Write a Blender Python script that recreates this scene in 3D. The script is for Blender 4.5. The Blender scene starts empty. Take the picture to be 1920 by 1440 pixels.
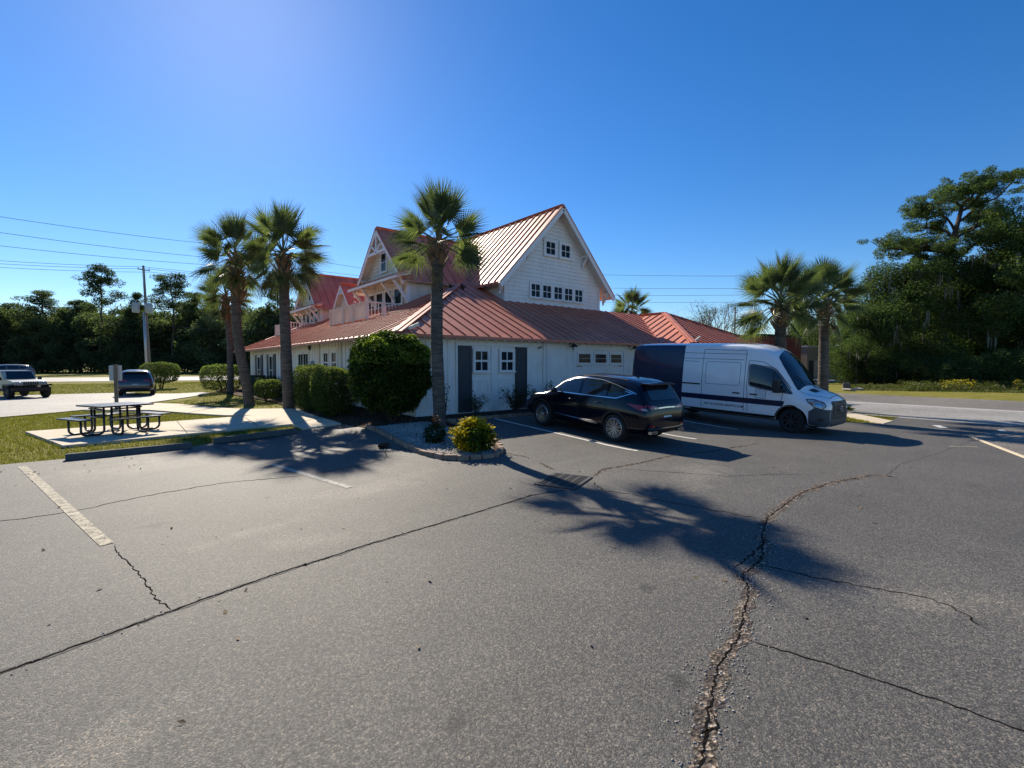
import bpy, bmesh, math, random
import numpy as np
from mathutils import Vector, Matrix
from mathutils.bvhtree import BVHTree
R = math.radians
random.seed(7)
RNG = np.random.default_rng(11)
SC = bpy.context.scene
COL = SC.collection
V = Vector

# ------------------------------------------------------------------ camera
cd = bpy.data.cameras.new('camera'); cam = bpy.data.objects.new('camera', cd); COL.objects.link(cam)
cd.sensor_width = 36; cd.lens = 899/1920*36; cd.clip_end = 3000; cd.clip_start = 0.05
cam.location = (0, 0, 2.0)
cam.rotation_euler = (R(90-2.357), 0, R(-39.245))
SC.camera = cam

# ------------------------------------------------------------------ sky, sun, exposure
SUN_AZ, SUN_EL = 10.0, 34.6          # degrees clockwise from +Y, elevation
w = bpy.data.worlds.new('World'); SC.world = w; w.use_nodes = True
nt = w.node_tree; bg = nt.nodes['Background']
sky = nt.nodes.new('ShaderNodeTexSky'); sky.sky_type = 'NISHITA'; sky.sun_disc = False
sky.sun_elevation = R(SUN_EL); sky.sun_rotation = R(SUN_AZ)
sky.altitude = 0; sky.air_density = 1.0; sky.dust_density = 0.12; sky.ozone_density = 5.0
hs = nt.nodes.new('ShaderNodeHueSaturation'); hs.inputs['Saturation'].default_value = 1.27; hs.inputs['Hue'].default_value = 0.506
nt.links.new(sky.outputs[0], hs.inputs['Color']); nt.links.new(hs.outputs[0], bg.inputs[0]); bg.inputs[1].default_value = 0.080
sd = bpy.data.lights.new('sun', 'SUN'); sd.energy = 4.5; sd.angle = R(0.53); sd.color = (1.0, 0.90, 0.74)
sun = bpy.data.objects.new('sun', sd); COL.objects.link(sun)
_d = V((math.sin(R(SUN_AZ))*math.cos(R(SUN_EL)), math.cos(R(SUN_AZ))*math.cos(R(SUN_EL)), math.sin(R(SUN_EL))))
sun.rotation_euler = _d.to_track_quat('Z', 'Y').to_euler(); sun.location = (0, 0, 60)
SC.view_settings.view_transform = 'Standard'; SC.view_settings.look = 'None'
SC.view_settings.exposure = 0.80; SC.view_settings.gamma = 1.0; SC.view_settings.use_curve_mapping = False
SC.cycles.max_bounces = 8; SC.cycles.transparent_max_bounces = 8
SC.cycles.use_denoising = True

# ------------------------------------------------------------------ helpers
def tag(o, label=None, cat=None, group=None, kind=None):
    if label: o['label'] = label
    if cat: o['category'] = cat
    if group: o['group'] = group
    if kind: o['kind'] = kind
    return o

def empty(name, loc=(0, 0, 0), rot=(0, 0, 0), label=None, cat=None, group=None):
    o = bpy.data.objects.new(name, None); COL.objects.link(o)
    o.empty_display_size = 0.2; o.location = loc; o.rotation_euler = rot
    return tag(o, label, cat, group)

def link(name, me, parent=None, W=False):
    """W: the mesh is in world coordinates and the parent is an unrotated Empty"""
    o = bpy.data.objects.new(name, me); COL.objects.link(o)
    if parent is not None:
        o.parent = parent
        if W: o.matrix_parent_inverse = Matrix.Translation(-V(parent.location))
    return o

def copy_tree(o, parent=None):
    c = o.copy(); COL.objects.link(c)
    if parent is not None: c.parent = parent
    for ch in list(o.children): copy_tree(ch, c)
    return c

class MB:
    def __init__(s): s.v = []; s.f = []; s.m = []
    def add(s, vs, fs, mi=0):
        n = len(s.v); s.v += [tuple(p) for p in vs]
        for f in fs: s.f.append([i+n for i in f]); s.m.append(mi)
        return s
    def box(s, c, size, M=None, mi=0):
        x, y, z = size[0]/2, size[1]/2, size[2]/2
        vs = [V((a, b, d)) for a in (-x, x) for b in (-y, y) for d in (-z, z)]
        if M is not None: vs = [M @ p for p in vs]
        vs = [p + V(c) for p in vs]
        return s.add(vs, [(0,1,3,2),(4,6,7,5),(0,4,5,1),(2,3,7,6),(0,2,6,4),(1,5,7,3)], mi)
    def bx(s, x0, x1, y0, y1, z0, z1, mi=0):
        return s.box(((x0+x1)/2, (y0+y1)/2, (z0+z1)/2), (abs(x1-x0), abs(y1-y0), abs(z1-z0)), None, mi)
    def beam(s, a, b, w, hh, up=(0, 0, 1), mi=0):
        a, b = V(a), V(b); d = (b-a); L = d.length; d.normalize()
        u = V(up); sx = d.cross(u)
        if sx.length < 1e-4: sx = d.cross(V((1, 0, 0)))
        sx.normalize(); uu = sx.cross(d).normalized()
        vs = []
        for p in (a, b):
            for q, r in ((-1,-1),(1,-1),(1,1),(-1,1)): vs.append(p + sx*(q*w/2) + uu*(r*hh/2))
        return s.add(vs, [(3,2,1,0),(4,5,6,7),(0,1,5,4),(1,2,6,5),(2,3,7,6),(3,0,4,7)], mi)
    def prism(s, pts, off, mi=0):
        """closed solid: polygon pts swept by vector off"""
        n = len(pts); pts = [V(p) for p in pts]; off = V(off)
        vs = pts + [p+off for p in pts]
        fs = [list(range(n))[::-1], list(range(n, 2*n))] + [(i, (i+1) % n, n+(i+1) % n, n+i) for i in range(n)]
        return s.add(vs, fs, mi)
    def tube(s, path, r, n=8, cap=True, mi=0):
        path = [V(p) for p in path]; m = len(path)
        rs = r if hasattr(r, '__len__') else [r]*m
        prev = None; rings = []
        for i, p in enumerate(path):
            d = (path[min(i+1, m-1)] - path[max(i-1, 0)]).normalized()
            if prev is None:
                a = d.cross(V((0, 0, 1)))
                if a.length < 1e-3: a = d.cross(V((1, 0, 0)))
            else: a = prev - d*prev.dot(d)
            a.normalize(); prev = a; b = d.cross(a)
            rings.append([p + (a*math.cos(2*math.pi*k/n) + b*math.sin(2*math.pi*k/n))*rs[i] for k in range(n)])
        vs = [q for rg in rings for q in rg]; fs = []
        for i in range(m-1):
            for k in range(n):
                fs.append((i*n+k, i*n+(k+1) % n, (i+1)*n+(k+1) % n, (i+1)*n+k))
        if cap: fs += [list(range(n))[::-1], list(range((m-1)*n, m*n))]
        return s.add(vs, fs, mi)
    def lathe(s, prof, n=24, M=None, mi=0):
        """prof: (r, z) list, turned about local Z then placed by M"""
        vs = []; fs = []
        for r, z in prof:
            for k in range(n):
                p = V((r*math.cos(2*math.pi*k/n), r*math.sin(2*math.pi*k/n), z)); vs.append(M @ p if M else p)
        for i in range(len(prof)-1):
            for k in range(n): fs.append((i*n+k, i*n+(k+1) % n, (i+1)*n+(k+1) % n, (i+1)*n+k))
        return s.add(vs, fs, mi)
    def mesh(s, name, mats, smooth=False, angle=None):
        me = bpy.data.meshes.new(name); me.from_pydata(s.v, [], s.f)
        for m in (mats if isinstance(mats, (list, tuple)) else [mats]): me.materials.append(m)
        if any(s.m): me.polygons.foreach_set('material_index', s.m)
        if smooth: me.polygons.foreach_set('use_smooth', [True]*len(me.polygons))
        me.update()
        if smooth and angle is not None:
            me.set_sharp_from_angle(angle=R(angle))
        return me
    def build(s, name, mats, parent=None, W=False, smooth=False, angle=None):
        return link(name, s.mesh(name, mats, smooth, angle), parent, W)

def np_mesh(name, verts, faces, mat, smooth=False):
    """verts (n,3), faces (m,k) numpy arrays -> mesh, fast"""
    me = bpy.data.meshes.new(name); n = len(verts); m, k = faces.shape
    me.vertices.add(n); me.vertices.foreach_set('co', verts.astype(np.float32).ravel())
    me.loops.add(m*k); me.loops.foreach_set('vertex_index', faces.astype(np.int32).ravel())
    me.polygons.add(m); me.polygons.foreach_set('loop_start', np.arange(0, m*k, k, dtype=np.int32))
    me.polygons.foreach_set('loop_total', np.full(m, k, dtype=np.int32))
    if smooth: me.polygons.foreach_set('use_smooth', np.ones(m, dtype=bool))
    me.materials.append(mat); me.update(calc_edges=True); me.validate(); return me

def clip2(poly, a, b, c):
    """keep a*u+b*v<=c of a 2D polygon"""
    out = []; n = len(poly)
    for i in range(n):
        p, q = poly[i], poly[(i+1) % n]
        dp = a*p[0]+b*p[1]-c; dq = a*q[0]+b*q[1]-c
        if dp <= 1e-9: out.append(p)
        if (dp < -1e-9 and dq > 1e-9) or (dp > 1e-9 and dq < -1e-9):
            t = dp/(dp-dq); out.append((p[0]+(q[0]-p[0])*t, p[1]+(q[1]-p[1])*t))
    return out

# ------------------------------------------------------------------ the lie of the land
def ss(a, b, x):
    t = min(1, max(0, (x-a)/(b-a))); return t*t*(3-2*t)
def hgt(x, y):
    c = ss(2.5, 7.0, x)*(1-ss(21, 27, x)); k = min(1, max(0, (y-7.2)/5.0))
    return .29*k*c*(1-ss(48, 70, y)) + .10*ss(13.2, 15.5, y)*(1-ss(2.5, 7.0, x))*(1-ss(26, 33, y))

def grid_poly(poly, step=1.0, box=None):
    """bmesh of a 2D polygon cut along a grid (inside box if given)"""
    bm = bmesh.new(); bm.faces.new([bm.verts.new((p[0], p[1], 0)) for p in poly])
    bmesh.ops.triangulate(bm, faces=bm.faces[:])
    xs = [p[0] for p in poly]; ys = [p[1] for p in poly]
    x0, x1, y0, y1 = min(xs), max(xs), min(ys), max(ys)
    if box: x0, x1, y0, y1 = max(x0, box[0]), min(x1, box[1]), max(y0, box[2]), min(y1, box[3])
    k = math.floor(x0/step)*step
    while k <= x1 + step*.01:
        bmesh.ops.bisect_plane(bm, geom=bm.verts[:]+bm.edges[:]+bm.faces[:], plane_co=(k, 0, 0), plane_no=(1, 0, 0)); k += step
    k = math.floor(y0/step)*step
    while k <= y1 + step*.01:
        bmesh.ops.bisect_plane(bm, geom=bm.verts[:]+bm.edges[:]+bm.faces[:], plane_co=(0, k, 0), plane_no=(0, 1, 0)); k += step
    return bm

def sheet(name, poly, off, mat, kind='structure', step=1.0, skirt=0.0, parent=None, box=(-4, 28, 4, 72)):
    """a ground surface that follows the land, off metres above it"""
    bm = grid_poly(poly, step, box)
    for v in bm.verts: v.co.z = hgt(v.co.x, v.co.y) + off
    bmesh.ops.recalc_face_normals(bm, faces=bm.faces[:])
    for f in bm.faces:
        if f.normal.z < 0: f.normal_flip()
    if skirt:
        ed = [e for e in bm.edges if e.is_boundary]
        r = bmesh.ops.extrude_edge_only(bm, edges=ed)
        for v in r['geom']:
            if isinstance(v, bmesh.types.BMVert): v.co.z -= skirt
        bmesh.ops.recalc_face_normals(bm, faces=bm.faces[:])
    me = bpy.data.meshes.new(name); bm.to_mesh(me); bm.free(); me.materials.append(mat)
    o = link(name, me, parent)
    if kind: o['kind'] = kind
    return o
# ------------------------------------------------------------------ materials
class NB:
    def __init__(s, name):
        s.m = bpy.data.materials.new(name); s.m.use_nodes = True; s.t = s.m.node_tree
        s.b = s.t.nodes['Principled BSDF']; s.out = s.t.nodes['Material Output']; s._co = None
    def n(s, ty, **kw):
        nd = s.t.nodes.new(ty)
        for k, v in kw.items(): setattr(nd, k, v)
        return nd
    def l(s, a, b): s.t.links.new(a, b)
    def co(s):
        if s._co is None: s._co = s.n('ShaderNodeTexCoord').outputs['Object']
        return s._co
    def noise(s, scale, detail=4, rough=.55, stretch=None):
        nd = s.n('ShaderNodeTexNoise'); nd.inputs['Scale'].default_value = scale
        nd.inputs['Detail'].default_value = detail; nd.inputs['Roughness'].default_value = rough
        c = s.co()
        if stretch:
            mp = s.n('ShaderNodeMapping'); mp.inputs['Scale'].default_value = stretch; s.l(c, mp.inputs[0]); c = mp.outputs[0]
        s.l(c, nd.inputs['Vector']); return nd.outputs['Fac']
    def ramp(s, fac, stops):
        r = s.n('ShaderNodeValToRGB'); e = r.color_ramp.elements
        while len(e) < len(stops): e.new(.5)
        for el, (p, c) in zip(e, stops):
            el.position = p; el.color = (*c, 1) if len(c) == 3 else c
        s.l(fac, r.inputs[0]); return r.outputs[0]
    def mix(s, fac, a, b, mode='MIX'):
        m = s.n('ShaderNodeMix'); m.data_type = 'RGBA'; m.blend_type = mode
        for sock, v in ((m.inputs[0], fac), (m.inputs[6], a), (m.inputs[7], b)):
            if hasattr(v, 'links'): s.l(v, sock)
            elif isinstance(v, (int, float)): sock.default_value = v
            else: sock.default_value = (*v, 1)
        return m.outputs[2]
    def math(s, op, a, b=None):
        m = s.n('ShaderNodeMath'); m.operation = op
        for i, v in enumerate((a, b)):
            if v is None: continue
            if hasattr(v, 'links'): s.l(v, m.inputs[i])
            else: m.inputs[i].default_value = v
        return m.outputs[0]
    def bump(s, hgt_, strength=.3, dist=.01):
        b = s.n('ShaderNodeBump'); b.inputs['Strength'].default_value = strength; b.inputs['Distance'].default_value = dist
        s.l(hgt_, b.inputs['Height']); s.l(b.outputs[0], s.b.inputs['Normal']); return b
    def set(s, **kw):
        names = dict(base='Base Color', rough='Roughness', metal='Metallic', spec='Specular IOR Level', coat='Coat Weight',
                     coatr='Coat Roughness', trans='Transmission Weight', alpha='Alpha', ior='IOR')
        for k, v in kw.items():
            i = s.b.inputs[names[k]]
            if hasattr(v, 'links'): s.l(v, i)
            elif isinstance(v, (int, float)): i.default_value = v
            else: i.default_value = (*v, 1)
        return s

def simple(name, base, rough=.5, var=.12, scale=6, metal=0, spec=.5, coat=0, bump=0, bscale=40, stretch=None):
    b = NB(name); n = b.noise(scale, 5, .6, stretch)
    lo = tuple(c*(1-var) for c in base); hi = tuple(min(1, c*(1+var)) for c in base)
    b.set(base=b.ramp(n, [(.3, lo), (.7, hi)]), rough=rough, metal=metal, spec=spec, coat=coat, coatr=.05)
    if bump: b.bump(b.noise(bscale, 3), bump, .01)
    return b.m

def leaf_mat(name, c1, c2, trans=.35, rough=.45, c3=None, spec=.4):
    b = NB(name); g = b.n('ShaderNodeNewGeometry'); oi = b.n('ShaderNodeObjectInfo')
    stops = [(0, c1), (.8, c2)] + ([(1.0, c3)] if c3 else [])
    col = b.ramp(g.outputs['Random Per Island'], stops)
    big = b.noise(.9, 2)
    col = b.mix(b.math('MULTIPLY', big, .55), col, tuple(c*.55 for c in c1))
    hs = b.n('ShaderNodeHueSaturation'); b.l(col, hs.inputs['Color'])
    mp = b.n('ShaderNodeMapRange'); mp.inputs[3].default_value = .8; mp.inputs[4].default_value = 1.2
    b.l(oi.outputs['Random'], mp.inputs[0]); b.l(mp.outputs[0], hs.inputs['Value']); col = hs.outputs[0]
    b.set(base=col, rough=rough, spec=spec)
    tr = b.n('ShaderNodeBsdfTranslucent')
    tc = b.mix(1.0, col, (.95, 1.10, .60), 'MULTIPLY'); b.l(tc, tr.inputs[0])
    ms = b.n('ShaderNodeMixShader'); ms.inputs[0].default_value = trans
    b.l(b.b.outputs[0], ms.inputs[1]); b.l(tr.outputs[0], ms.inputs[2]); b.l(ms.outputs[0], b.out.inputs[0])
    return b.m

def asphalt(name, tone, tan=(.20, .17, .135), light=.35, vscale=75, warm=(1.02, .99, .93), stains=()):
    b = NB(name); c = b.co()
    vo = b.n('ShaderNodeTexVoronoi'); vo.inputs['Scale'].default_value = vscale; b.l(c, vo.inputs['Vector'])
    v2 = b.n('ShaderNodeTexVoronoi'); v2.inputs['Scale'].default_value = vscale*2.3; b.l(c, v2.inputs['Vector'])
    sep = b.n('ShaderNodeSeparateColor'); b.l(vo.outputs['Color'], sep.inputs[0])
    sep2 = b.n('ShaderNodeSeparateColor'); b.l(v2.outputs['Color'], sep2.inputs[0])
    base = tuple(tone*k for k in warm)
    col = b.ramp(sep.outputs[0], [(0, tuple(x*.30 for x in base)), (.5, tuple(x*.85 for x in base)), (.78, tuple(x*1.5 for x in base)), (.93, tan), (1.0, tuple(x*1.5 for x in tan))])
    col = b.mix(.30, col, b.ramp(sep2.outputs[1], [(0, tuple(x*.5 for x in base)), (.9, tuple(x*1.35 for x in base)), (1, tuple(x*2.4 for x in base))]))
    big = b.noise(.28, 5, .62); mid = b.noise(1.7, 6, .6)
    col = b.mix(.75, col, b.ramp(big, [(.32, (.72,)*3), (.5, (1, 1, 1)), (.70, (1.24, 1.23, 1.19))]), 'MULTIPLY')
    col = b.mix(.75, col, b.ramp(b.noise(26, 4, .7), [(.32, (.66,)*3), (.5, (1, 1, 1)), (.68, (1.36, 1.33, 1.27))]), 'MULTIPLY')
    col = b.mix(.6, col, b.ramp(mid, [(.3, (.84,)*3), (.6, (1.05,)*3), (.8, (1.22, 1.2, 1.16))]), 'MULTIPLY')
    for k_, (sx, sy, rx_, ry_, an, f_) in enumerate(stains):
        mp = b.n('ShaderNodeMapping'); mp.vector_type = 'TEXTURE'; mp.inputs['Location'].default_value = (sx, sy, 0); mp.inputs['Rotation'].default_value = (0, 0, an); mp.inputs['Scale'].default_value = (rx_, ry_, 1)
        b.l(c, mp.inputs[0]); ln = b.n('ShaderNodeVectorMath'); ln.operation = 'LENGTH'; b.l(mp.outputs[0], ln.inputs[0])
        dd = b.math('ADD', ln.outputs['Value'], b.math('MULTIPLY', b.math('SUBTRACT', b.noise(9 if rx_ < .25 else 2.6, 6, .7), .5), 3.0))
        fac = b.ramp(dd, [(.0, (1, 1, 1)), (.55 if f_[0] < 1 else .4, (.8,)*3), (1.0, (0, 0, 0))])
        fm = b.math('MULTIPLY', fac, .95); col = b.mix(fm, col, b.mix(1.0, col, f_, 'MULTIPLY'))
    b.set(base=col, rough=.73, spec=.36)
    hh = b.math('ADD', b.math('MULTIPLY', vo.outputs['Distance'], -.9), b.math('MULTIPLY', b.noise(vscale*1.4, 3), .7))
    b.bump(hh, .45, .006)
    return b.m

M = {}
DK, LT = (.48, .48, .50), (1.50, 1.46, 1.38)
M['asphalt'] = asphalt('asphalt', .085, vscale=105, stains=[(.28, 7.36, .2, .13, .3, DK), (1.41, 2.2, .10, .08, .8, DK), (1.25, 6.35, .9, .16, .25, LT), (1.7, 5.6, .7, .25, -.3, LT), (5.2, .95, 1.5, .35, -.9, LT),
    (.0, 11.7, 1.6, .8, .1, LT), (1.0, 12.6, 1.2, .5, .2, LT), (3.2, 7.4, 1.6, .5, .3, LT), (2.69, 1.62, .10, .06, .5, DK), (10.6, 8.6, .4, 1.0, 0, DK), (13.3, 8.2, .4, .9, 0, DK), (3.6, 2.5, .12, .09, 1, DK), (-.4, 3.1, .8, .4, .3, LT), (8.2, 4.6, 1.8, .5, .4, LT)])
M['asphalt_road'] = asphalt('asphalt_road', .15, (.3, .26, .2), vscale=60, warm=(1.05, .97, .86))
M['concrete_road'] = asphalt('concrete_road', .27, (.4, .38, .33), vscale=60)
M['old_lot'] = asphalt('old_lot_asphalt', .25, (.38, .35, .3), vscale=50)
b = NB('concrete'); n1 = b.noise(1.3, 6, .65); n2 = b.noise(60, 3)
b.set(base=b.mix(.5, b.ramp(n1, [(.25, (.42, .35, .25)), (.7, (.64, .55, .41))]), b.ramp(n2, [(.3, (.44, .37, .27)), (.7, (.66, .57, .44))])), rough=.85, spec=.3)
b.bump(n2, .25, .004); M['concrete'] = b.m
b = NB('grass_ground'); n1 = b.noise(.8, 6, .7); n2 = b.noise(14, 4, .7)
gcol = b.ramp(n1, [(.3, (.13, .13, .022)), (.5, (.19, .175, .032)), (.66, (.25, .21, .065)), (.8, (.30, .24, .11))])
b.set(base=b.mix(.6, gcol, b.ramp(n2, [(.25, (.45,)*3), (.75, (1.5,)*3)]), 'MULTIPLY'), rough=.95, spec=.1); b.bump(n2, .8, .05); M['grass'] = b.m
b = NB('mulch'); n1 = b.noise(18, 5, .75); n2 = b.noise(1.2, 3)
b.set(base=b.mix(.4, b.ramp(n1, [(.3, (.028, .017, .011)), (.62, (.10, .062, .042)), (.8, (.17, .11, .08))]), b.ramp(n2, [(.3, (.03, .02, .014)), (.7, (.11, .07, .05))])), rough=.95, spec=.1); b.bump(n1, 1.0, .05); M['mulch'] = b.m
b = NB('line_paint'); n1 = b.noise(9, 6, .75); n2 = b.noise(45, 3, .7)
worn = b.math('ADD', b.math('MULTIPLY', n1, .6), b.math('MULTIPLY', n2, .4))
b.set(base=b.ramp(worn, [(.42, (.09, .086, .08)), (.50, (.34, .30, .22)), (.64, (.58, .52, .40))]), rough=.8, spec=.3); b.bump(n2, .4, .005); M['old_paint'] = b.m
b = NB('white_line_paint'); n1 = b.noise(16, 6, .75)
b.set(base=b.ramp(n1, [(.30, (.16, .155, .15)), (.40, (.60, .58, .54)), (.7, (.74, .72, .68))]), rough=.7); M['line'] = b.m
b = NB('faded_line_paint'); n1 = b.noise(7, 6, .75)
b.set(base=b.ramp(n1, [(.34, (.10, .098, .092)), (.5, (.30, .285, .25)), (.7, (.42, .40, .35))]), rough=.8); M['faded'] = b.m
b = NB('faint_line_paint'); n1 = b.noise(12, 6, .75)
b.set(base=b.ramp(n1, [(.3, (.030,)*3), (.7, (.075, .072, .068))]), rough=.85); M['ghost'] = b.m
b = NB('crack'); b.set(base=b.ramp(b.noise(50, 3), [(.3, (.006, .005, .005)), (.7, (.022, .018, .015))]), rough=1, spec=0); M['crack'] = b.m
b = NB('crack_gravel'); vo = b.n('ShaderNodeTexVoronoi'); vo.inputs['Scale'].default_value = 48; b.l(b.co(), vo.inputs['Vector'])
sp = b.n('ShaderNodeSeparateColor'); b.l(vo.outputs['Color'], sp.inputs[0]); n1 = b.noise(7, 4)
c1 = b.ramp(sp.outputs[0], [(0, (.03, .025, .02)), (.55, (.12, .095, .072)), (.85, (.26, .205, .155)), (1, (.50, .41, .32))])
b.set(base=b.mix(b.ramp(n1, [(.45, (0, 0, 0)), (.6, (1, 1, 1))]), c1, (.060, .048, .044)), rough=.9, spec=.2)
b.bump(vo.outputs['Distance'], .9, .012); M['gravel_seam'] = b.m
# standing seam metal roof
b = NB('red_metal_roof'); n1 = b.noise(.5, 5, .6); n2 = b.noise(9, 5, .65, (1, 1, .4))
c = b.ramp(n1, [(.3, (.56, .175, .102)), (.7, (.66, .235, .145))])
c = b.mix(.5, c, b.ramp(n2, [(.3, (.8, .8, .8)), (.7, (1.12, 1.12, 1.12))]), 'MULTIPLY')
oi_ = b.n('ShaderNodeObjectInfo'); c = b.mix(.8, c, b.ramp(oi_.outputs['Random'], [(0, (.88, .86, .86)), (1, (1.10, 1.11, 1.12))]), 'MULTIPLY')
n3 = b.noise(2.2, 6, .7); c = b.mix(.55, c, b.ramp(n3, [(.35, (.72, .70, .70)), (.55, (1, 1, 1)), (.75, (1.12, 1.14, 1.16))]), 'MULTIPLY')
b.set(base=c, rough=b.ramp(n2, [(.3, (.48,)*3), (.7, (.62,)*3)]), spec=.42); M['roof'] = b.m
b = NB('white_wood'); n1 = b.noise(1.6, 5, .6); n2 = b.noise(22, 5, .6, (1, 1, .06)); 
c = b.mix(.6, b.ramp(n1, [(.3, (.78, .75, .70)), (.7, (.87, .85, .81))]), b.ramp(n2, [(.3, (.80, .79, .77)), (.6, (1.05,)*3)]), 'MULTIPLY')
b.set(base=c, rough=.6, spec=.35); b.bump(n2, .12, .004); M['white'] = b.m
M['trim'] = simple('white_trim', (.78, .77, .75), .5, .06, 3)
M['cream'] = simple('weathered_cream_paint', (.70, .65, .57), .65, .12, 5, stretch=(1, 1, .2))
M['shutter'] = simple('charcoal_shutter_paint', (.035, .04, .05), .55, .15, 8)
M['dark_metal'] = simple('dark_metal', (.025, .027, .03), .45, .2, 10, metal=.3)
M['glass'] = simple('window_glass', (.012, .018, .026), .08, .2, 1.5, spec=.10)
M['interior'] = simple('dim_interior', (.03, .028, .026), .9, .2, 2)
# vehicles
M['black_paint'] = simple('black_car_paint', (.0035, .004, .010), .14, .1, 2, spec=.3, coat=.3)
M['van_white'] = simple('van_white_paint', (.86, .85, .84), .22, .03, 1.5, spec=.5, coat=.6)
M['navy'] = simple('navy_wrap', (.008, .016, .050), .28, .1, 2, spec=.5, coat=.3)
M['plastic'] = simple('grey_bumper_plastic', (.045, .055, .066), .5, .1, 8)
M['black_plastic'] = simple('black_plastic', (.012, .012, .013), .55, .15, 12)
M['rubber'] = simple('tyre_rubber', (.014, .014, .014), .85, .2, 20)
M['chrome'] = simple('bright_trim', (.75, .75, .76), .18, .04, 5, metal=1)
M['rim'] = simple('alloy_rim', (.52, .52, .53), .28, .05, 8, metal=.9)
M['car_glass'] = simple('car_glass', (.010, .016, .022), .03, .1, 1, spec=.9)
M['tail'] = simple('red_tail_lamp', (.30, .008, .012), .12, .15, 6, coat=1)
M['lamp'] = simple('clear_lamp', (.34, .36, .38), .08, .75, 14, spec=.9, coat=1)
M['amber'] = simple('amber_lamp', (.5, .13, .02), .15, .1, 8)
M['plate'] = simple('number_plate', (.62, .65, .66), .4, .1, 10)
M['olive'] = simple('pale_olive_paint', (.44, .50, .46), .3, .06, 2, coat=.5)
M['grey_paint'] = simple('grey_car_paint', (.10, .115, .13), .25, .06, 2, coat=.8)
M['slate_paint'] = simple('slate_car_paint', (.025, .032, .042), .2, .08, 2, coat=.8)
# plants
M['palm'] = leaf_mat('palm_leaf', (.085, .115, .045), (.17, .20, .085), .48, .42, (.28, .26, .13), .35)
M['palm_dry'] = leaf_mat('dry_palm_leaf', (.16, .11, .055), (.28, .2, .1), .3, .7)
M['palm_stem'] = simple('palm_stem', (.13, .14, .05), .5, .2, 6)
b = NB('palm_trunk'); n1 = b.noise(3, 5, .65); n2 = b.noise(7, 5, .7, (.35, .35, 3.2))
b.set(base=b.mix(.6, b.ramp(n1, [(.3, (.062, .056, .048)), (.7, (.17, .145, .12))]), b.ramp(n2, [(.35, (.035, .03, .027)), (.65, (.19, .165, .14))])), rough=.95, spec=.15)
b.bump(n2, .9, .04); M['palm_trunk'] = b.m
M['boot'] = simple('palm_boot', (.20, .115, .06), .85, .45, 5, bump=.4, bscale=30)
M['bark'] = simple('bark', (.085, .066, .05), .95, .4, 4, bump=.8, bscale=12, spec=.1)
M['pale_bark'] = simple('pale_bark', (.22, .19, .16), .9, .25, 4, spec=.1)
M['bush'] = leaf_mat('glossy_bush_leaf', (.034, .062, .012), (.10, .155, .026), .5, .5, (.34, .38, .06), .14)
M['young'] = leaf_mat('young_bush_leaf', (.16, .22, .03), (.34, .40, .06), .5, .5, (.55, .56, .14), .15)  # bush leaf with the sun on its top put into the colour
M['young_hedge'] = leaf_mat('young_hedge_leaf', (.13, .17, .04), (.26, .30, .09), .5, .6, (.40, .40, .16), .1)  # paler hedge leaf, sunlit tops painted into the colour
M['hedge'] = leaf_mat('hedge_leaf', (.034, .060, .014), (.085, .125, .030), .36, .6, (.19, .21, .07), .1)
M['croton'] = leaf_mat('croton_leaf', (.035, .075, .012), (.10, .14, .016), .35, .6, (.30, .26, .02), .1)
M['croton_top'] = leaf_mat('croton_top_leaf', (.42, .29, .015), (.74, .55, .03), .35, .6, (.80, .66, .10), .1)
M['rust_leaf'] = leaf_mat('rust_leaf', (.20, .06, .02), (.38, .15, .03), .3, .45)
M['dark_leaf'] = leaf_mat('dark_shrub_leaf', (.020, .040, .014), (.048, .080, .026), .3, .6, None, .12)
M['oak'] = leaf_mat('oak_leaf', (.060, .098, .030), (.135, .185, .066), .5, .7, (.22, .25, .10), .1)
M['pine'] = leaf_mat('pine_needles', (.055, .090, .034), (.125, .165, .068), .5, .7, (.19, .21, .10), .1)
M['forest'] = leaf_mat('forest_leaf', (.085, .115, .060), (.16, .19, .10), .55, .75, (.21, .21, .12), .05)
M['moss'] = simple('spanish_moss', (.16, .155, .12), .95, .25, 3, spec=.1)
M['weed'] = leaf_mat('weed_leaf', (.07, .09, .016), (.16, .16, .035), .35, .6)
M['flower'] = leaf_mat('yellow_flower', (.60, .42, .01), (.75, .6, .03), .3, .5)
M['blade'] = leaf_mat('grass_blade', (.13, .128, .020), (.23, .205, .038), .5, .7, (.26, .22, .08), .1)
M['dead_leaf'] = leaf_mat('dead_leaf', (.12, .07, .03), (.24, .16, .08), .15, .7)
# others
M['stone'] = simple('pale_stone', (.36, .33, .29), .85, .35, 1.5, bump=.3, bscale=20)
M['edging'] = simple('stone_edging', (.26, .18, .13), .85, .3, 2.5, bump=.4, bscale=25)
M['wheel_stop'] = simple('weathered_concrete', (.085, .09, .088), .9, .25, 3, bump=.4, bscale=30)
M['table'] = simple('bronze_coated_steel', (.020, .021, .024), .32, .2, 6, spec=.55)
M['bench_top'] = simple('coated_bench_top', (.026, .028, .032), .25, .2, 40, spec=.6, bump=.3, bscale=90)
M['pole'] = simple('weathered_pole_wood', (.19, .165, .14), .9, .25, 3, stretch=(4, 4, .4))
M['galv'] = simple('galvanised_steel', (.42, .44, .45), .4, .12, 5, metal=.6)
M['trafo'] = simple('transformer_grey', (.34, .38, .40), .45, .08, 3)
M['sign_back'] = simple('sign_panel', (.55, .56, .56), .45, .08, 6)
M['brick_red'] = simple('red_painted_brick', (.27, .045, .038), .8, .2, 3)
M['tan_wall'] = simple('tan_wall', (.36, .31, .25), .85, .1, 2)
M['wire'] = simple('black_wire', (.02, .02, .022), .6, .1, 1)
M['iron'] = simple('cast_iron', (.075, .072, .07), .7, .25, 9, spec=.2)
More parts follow.
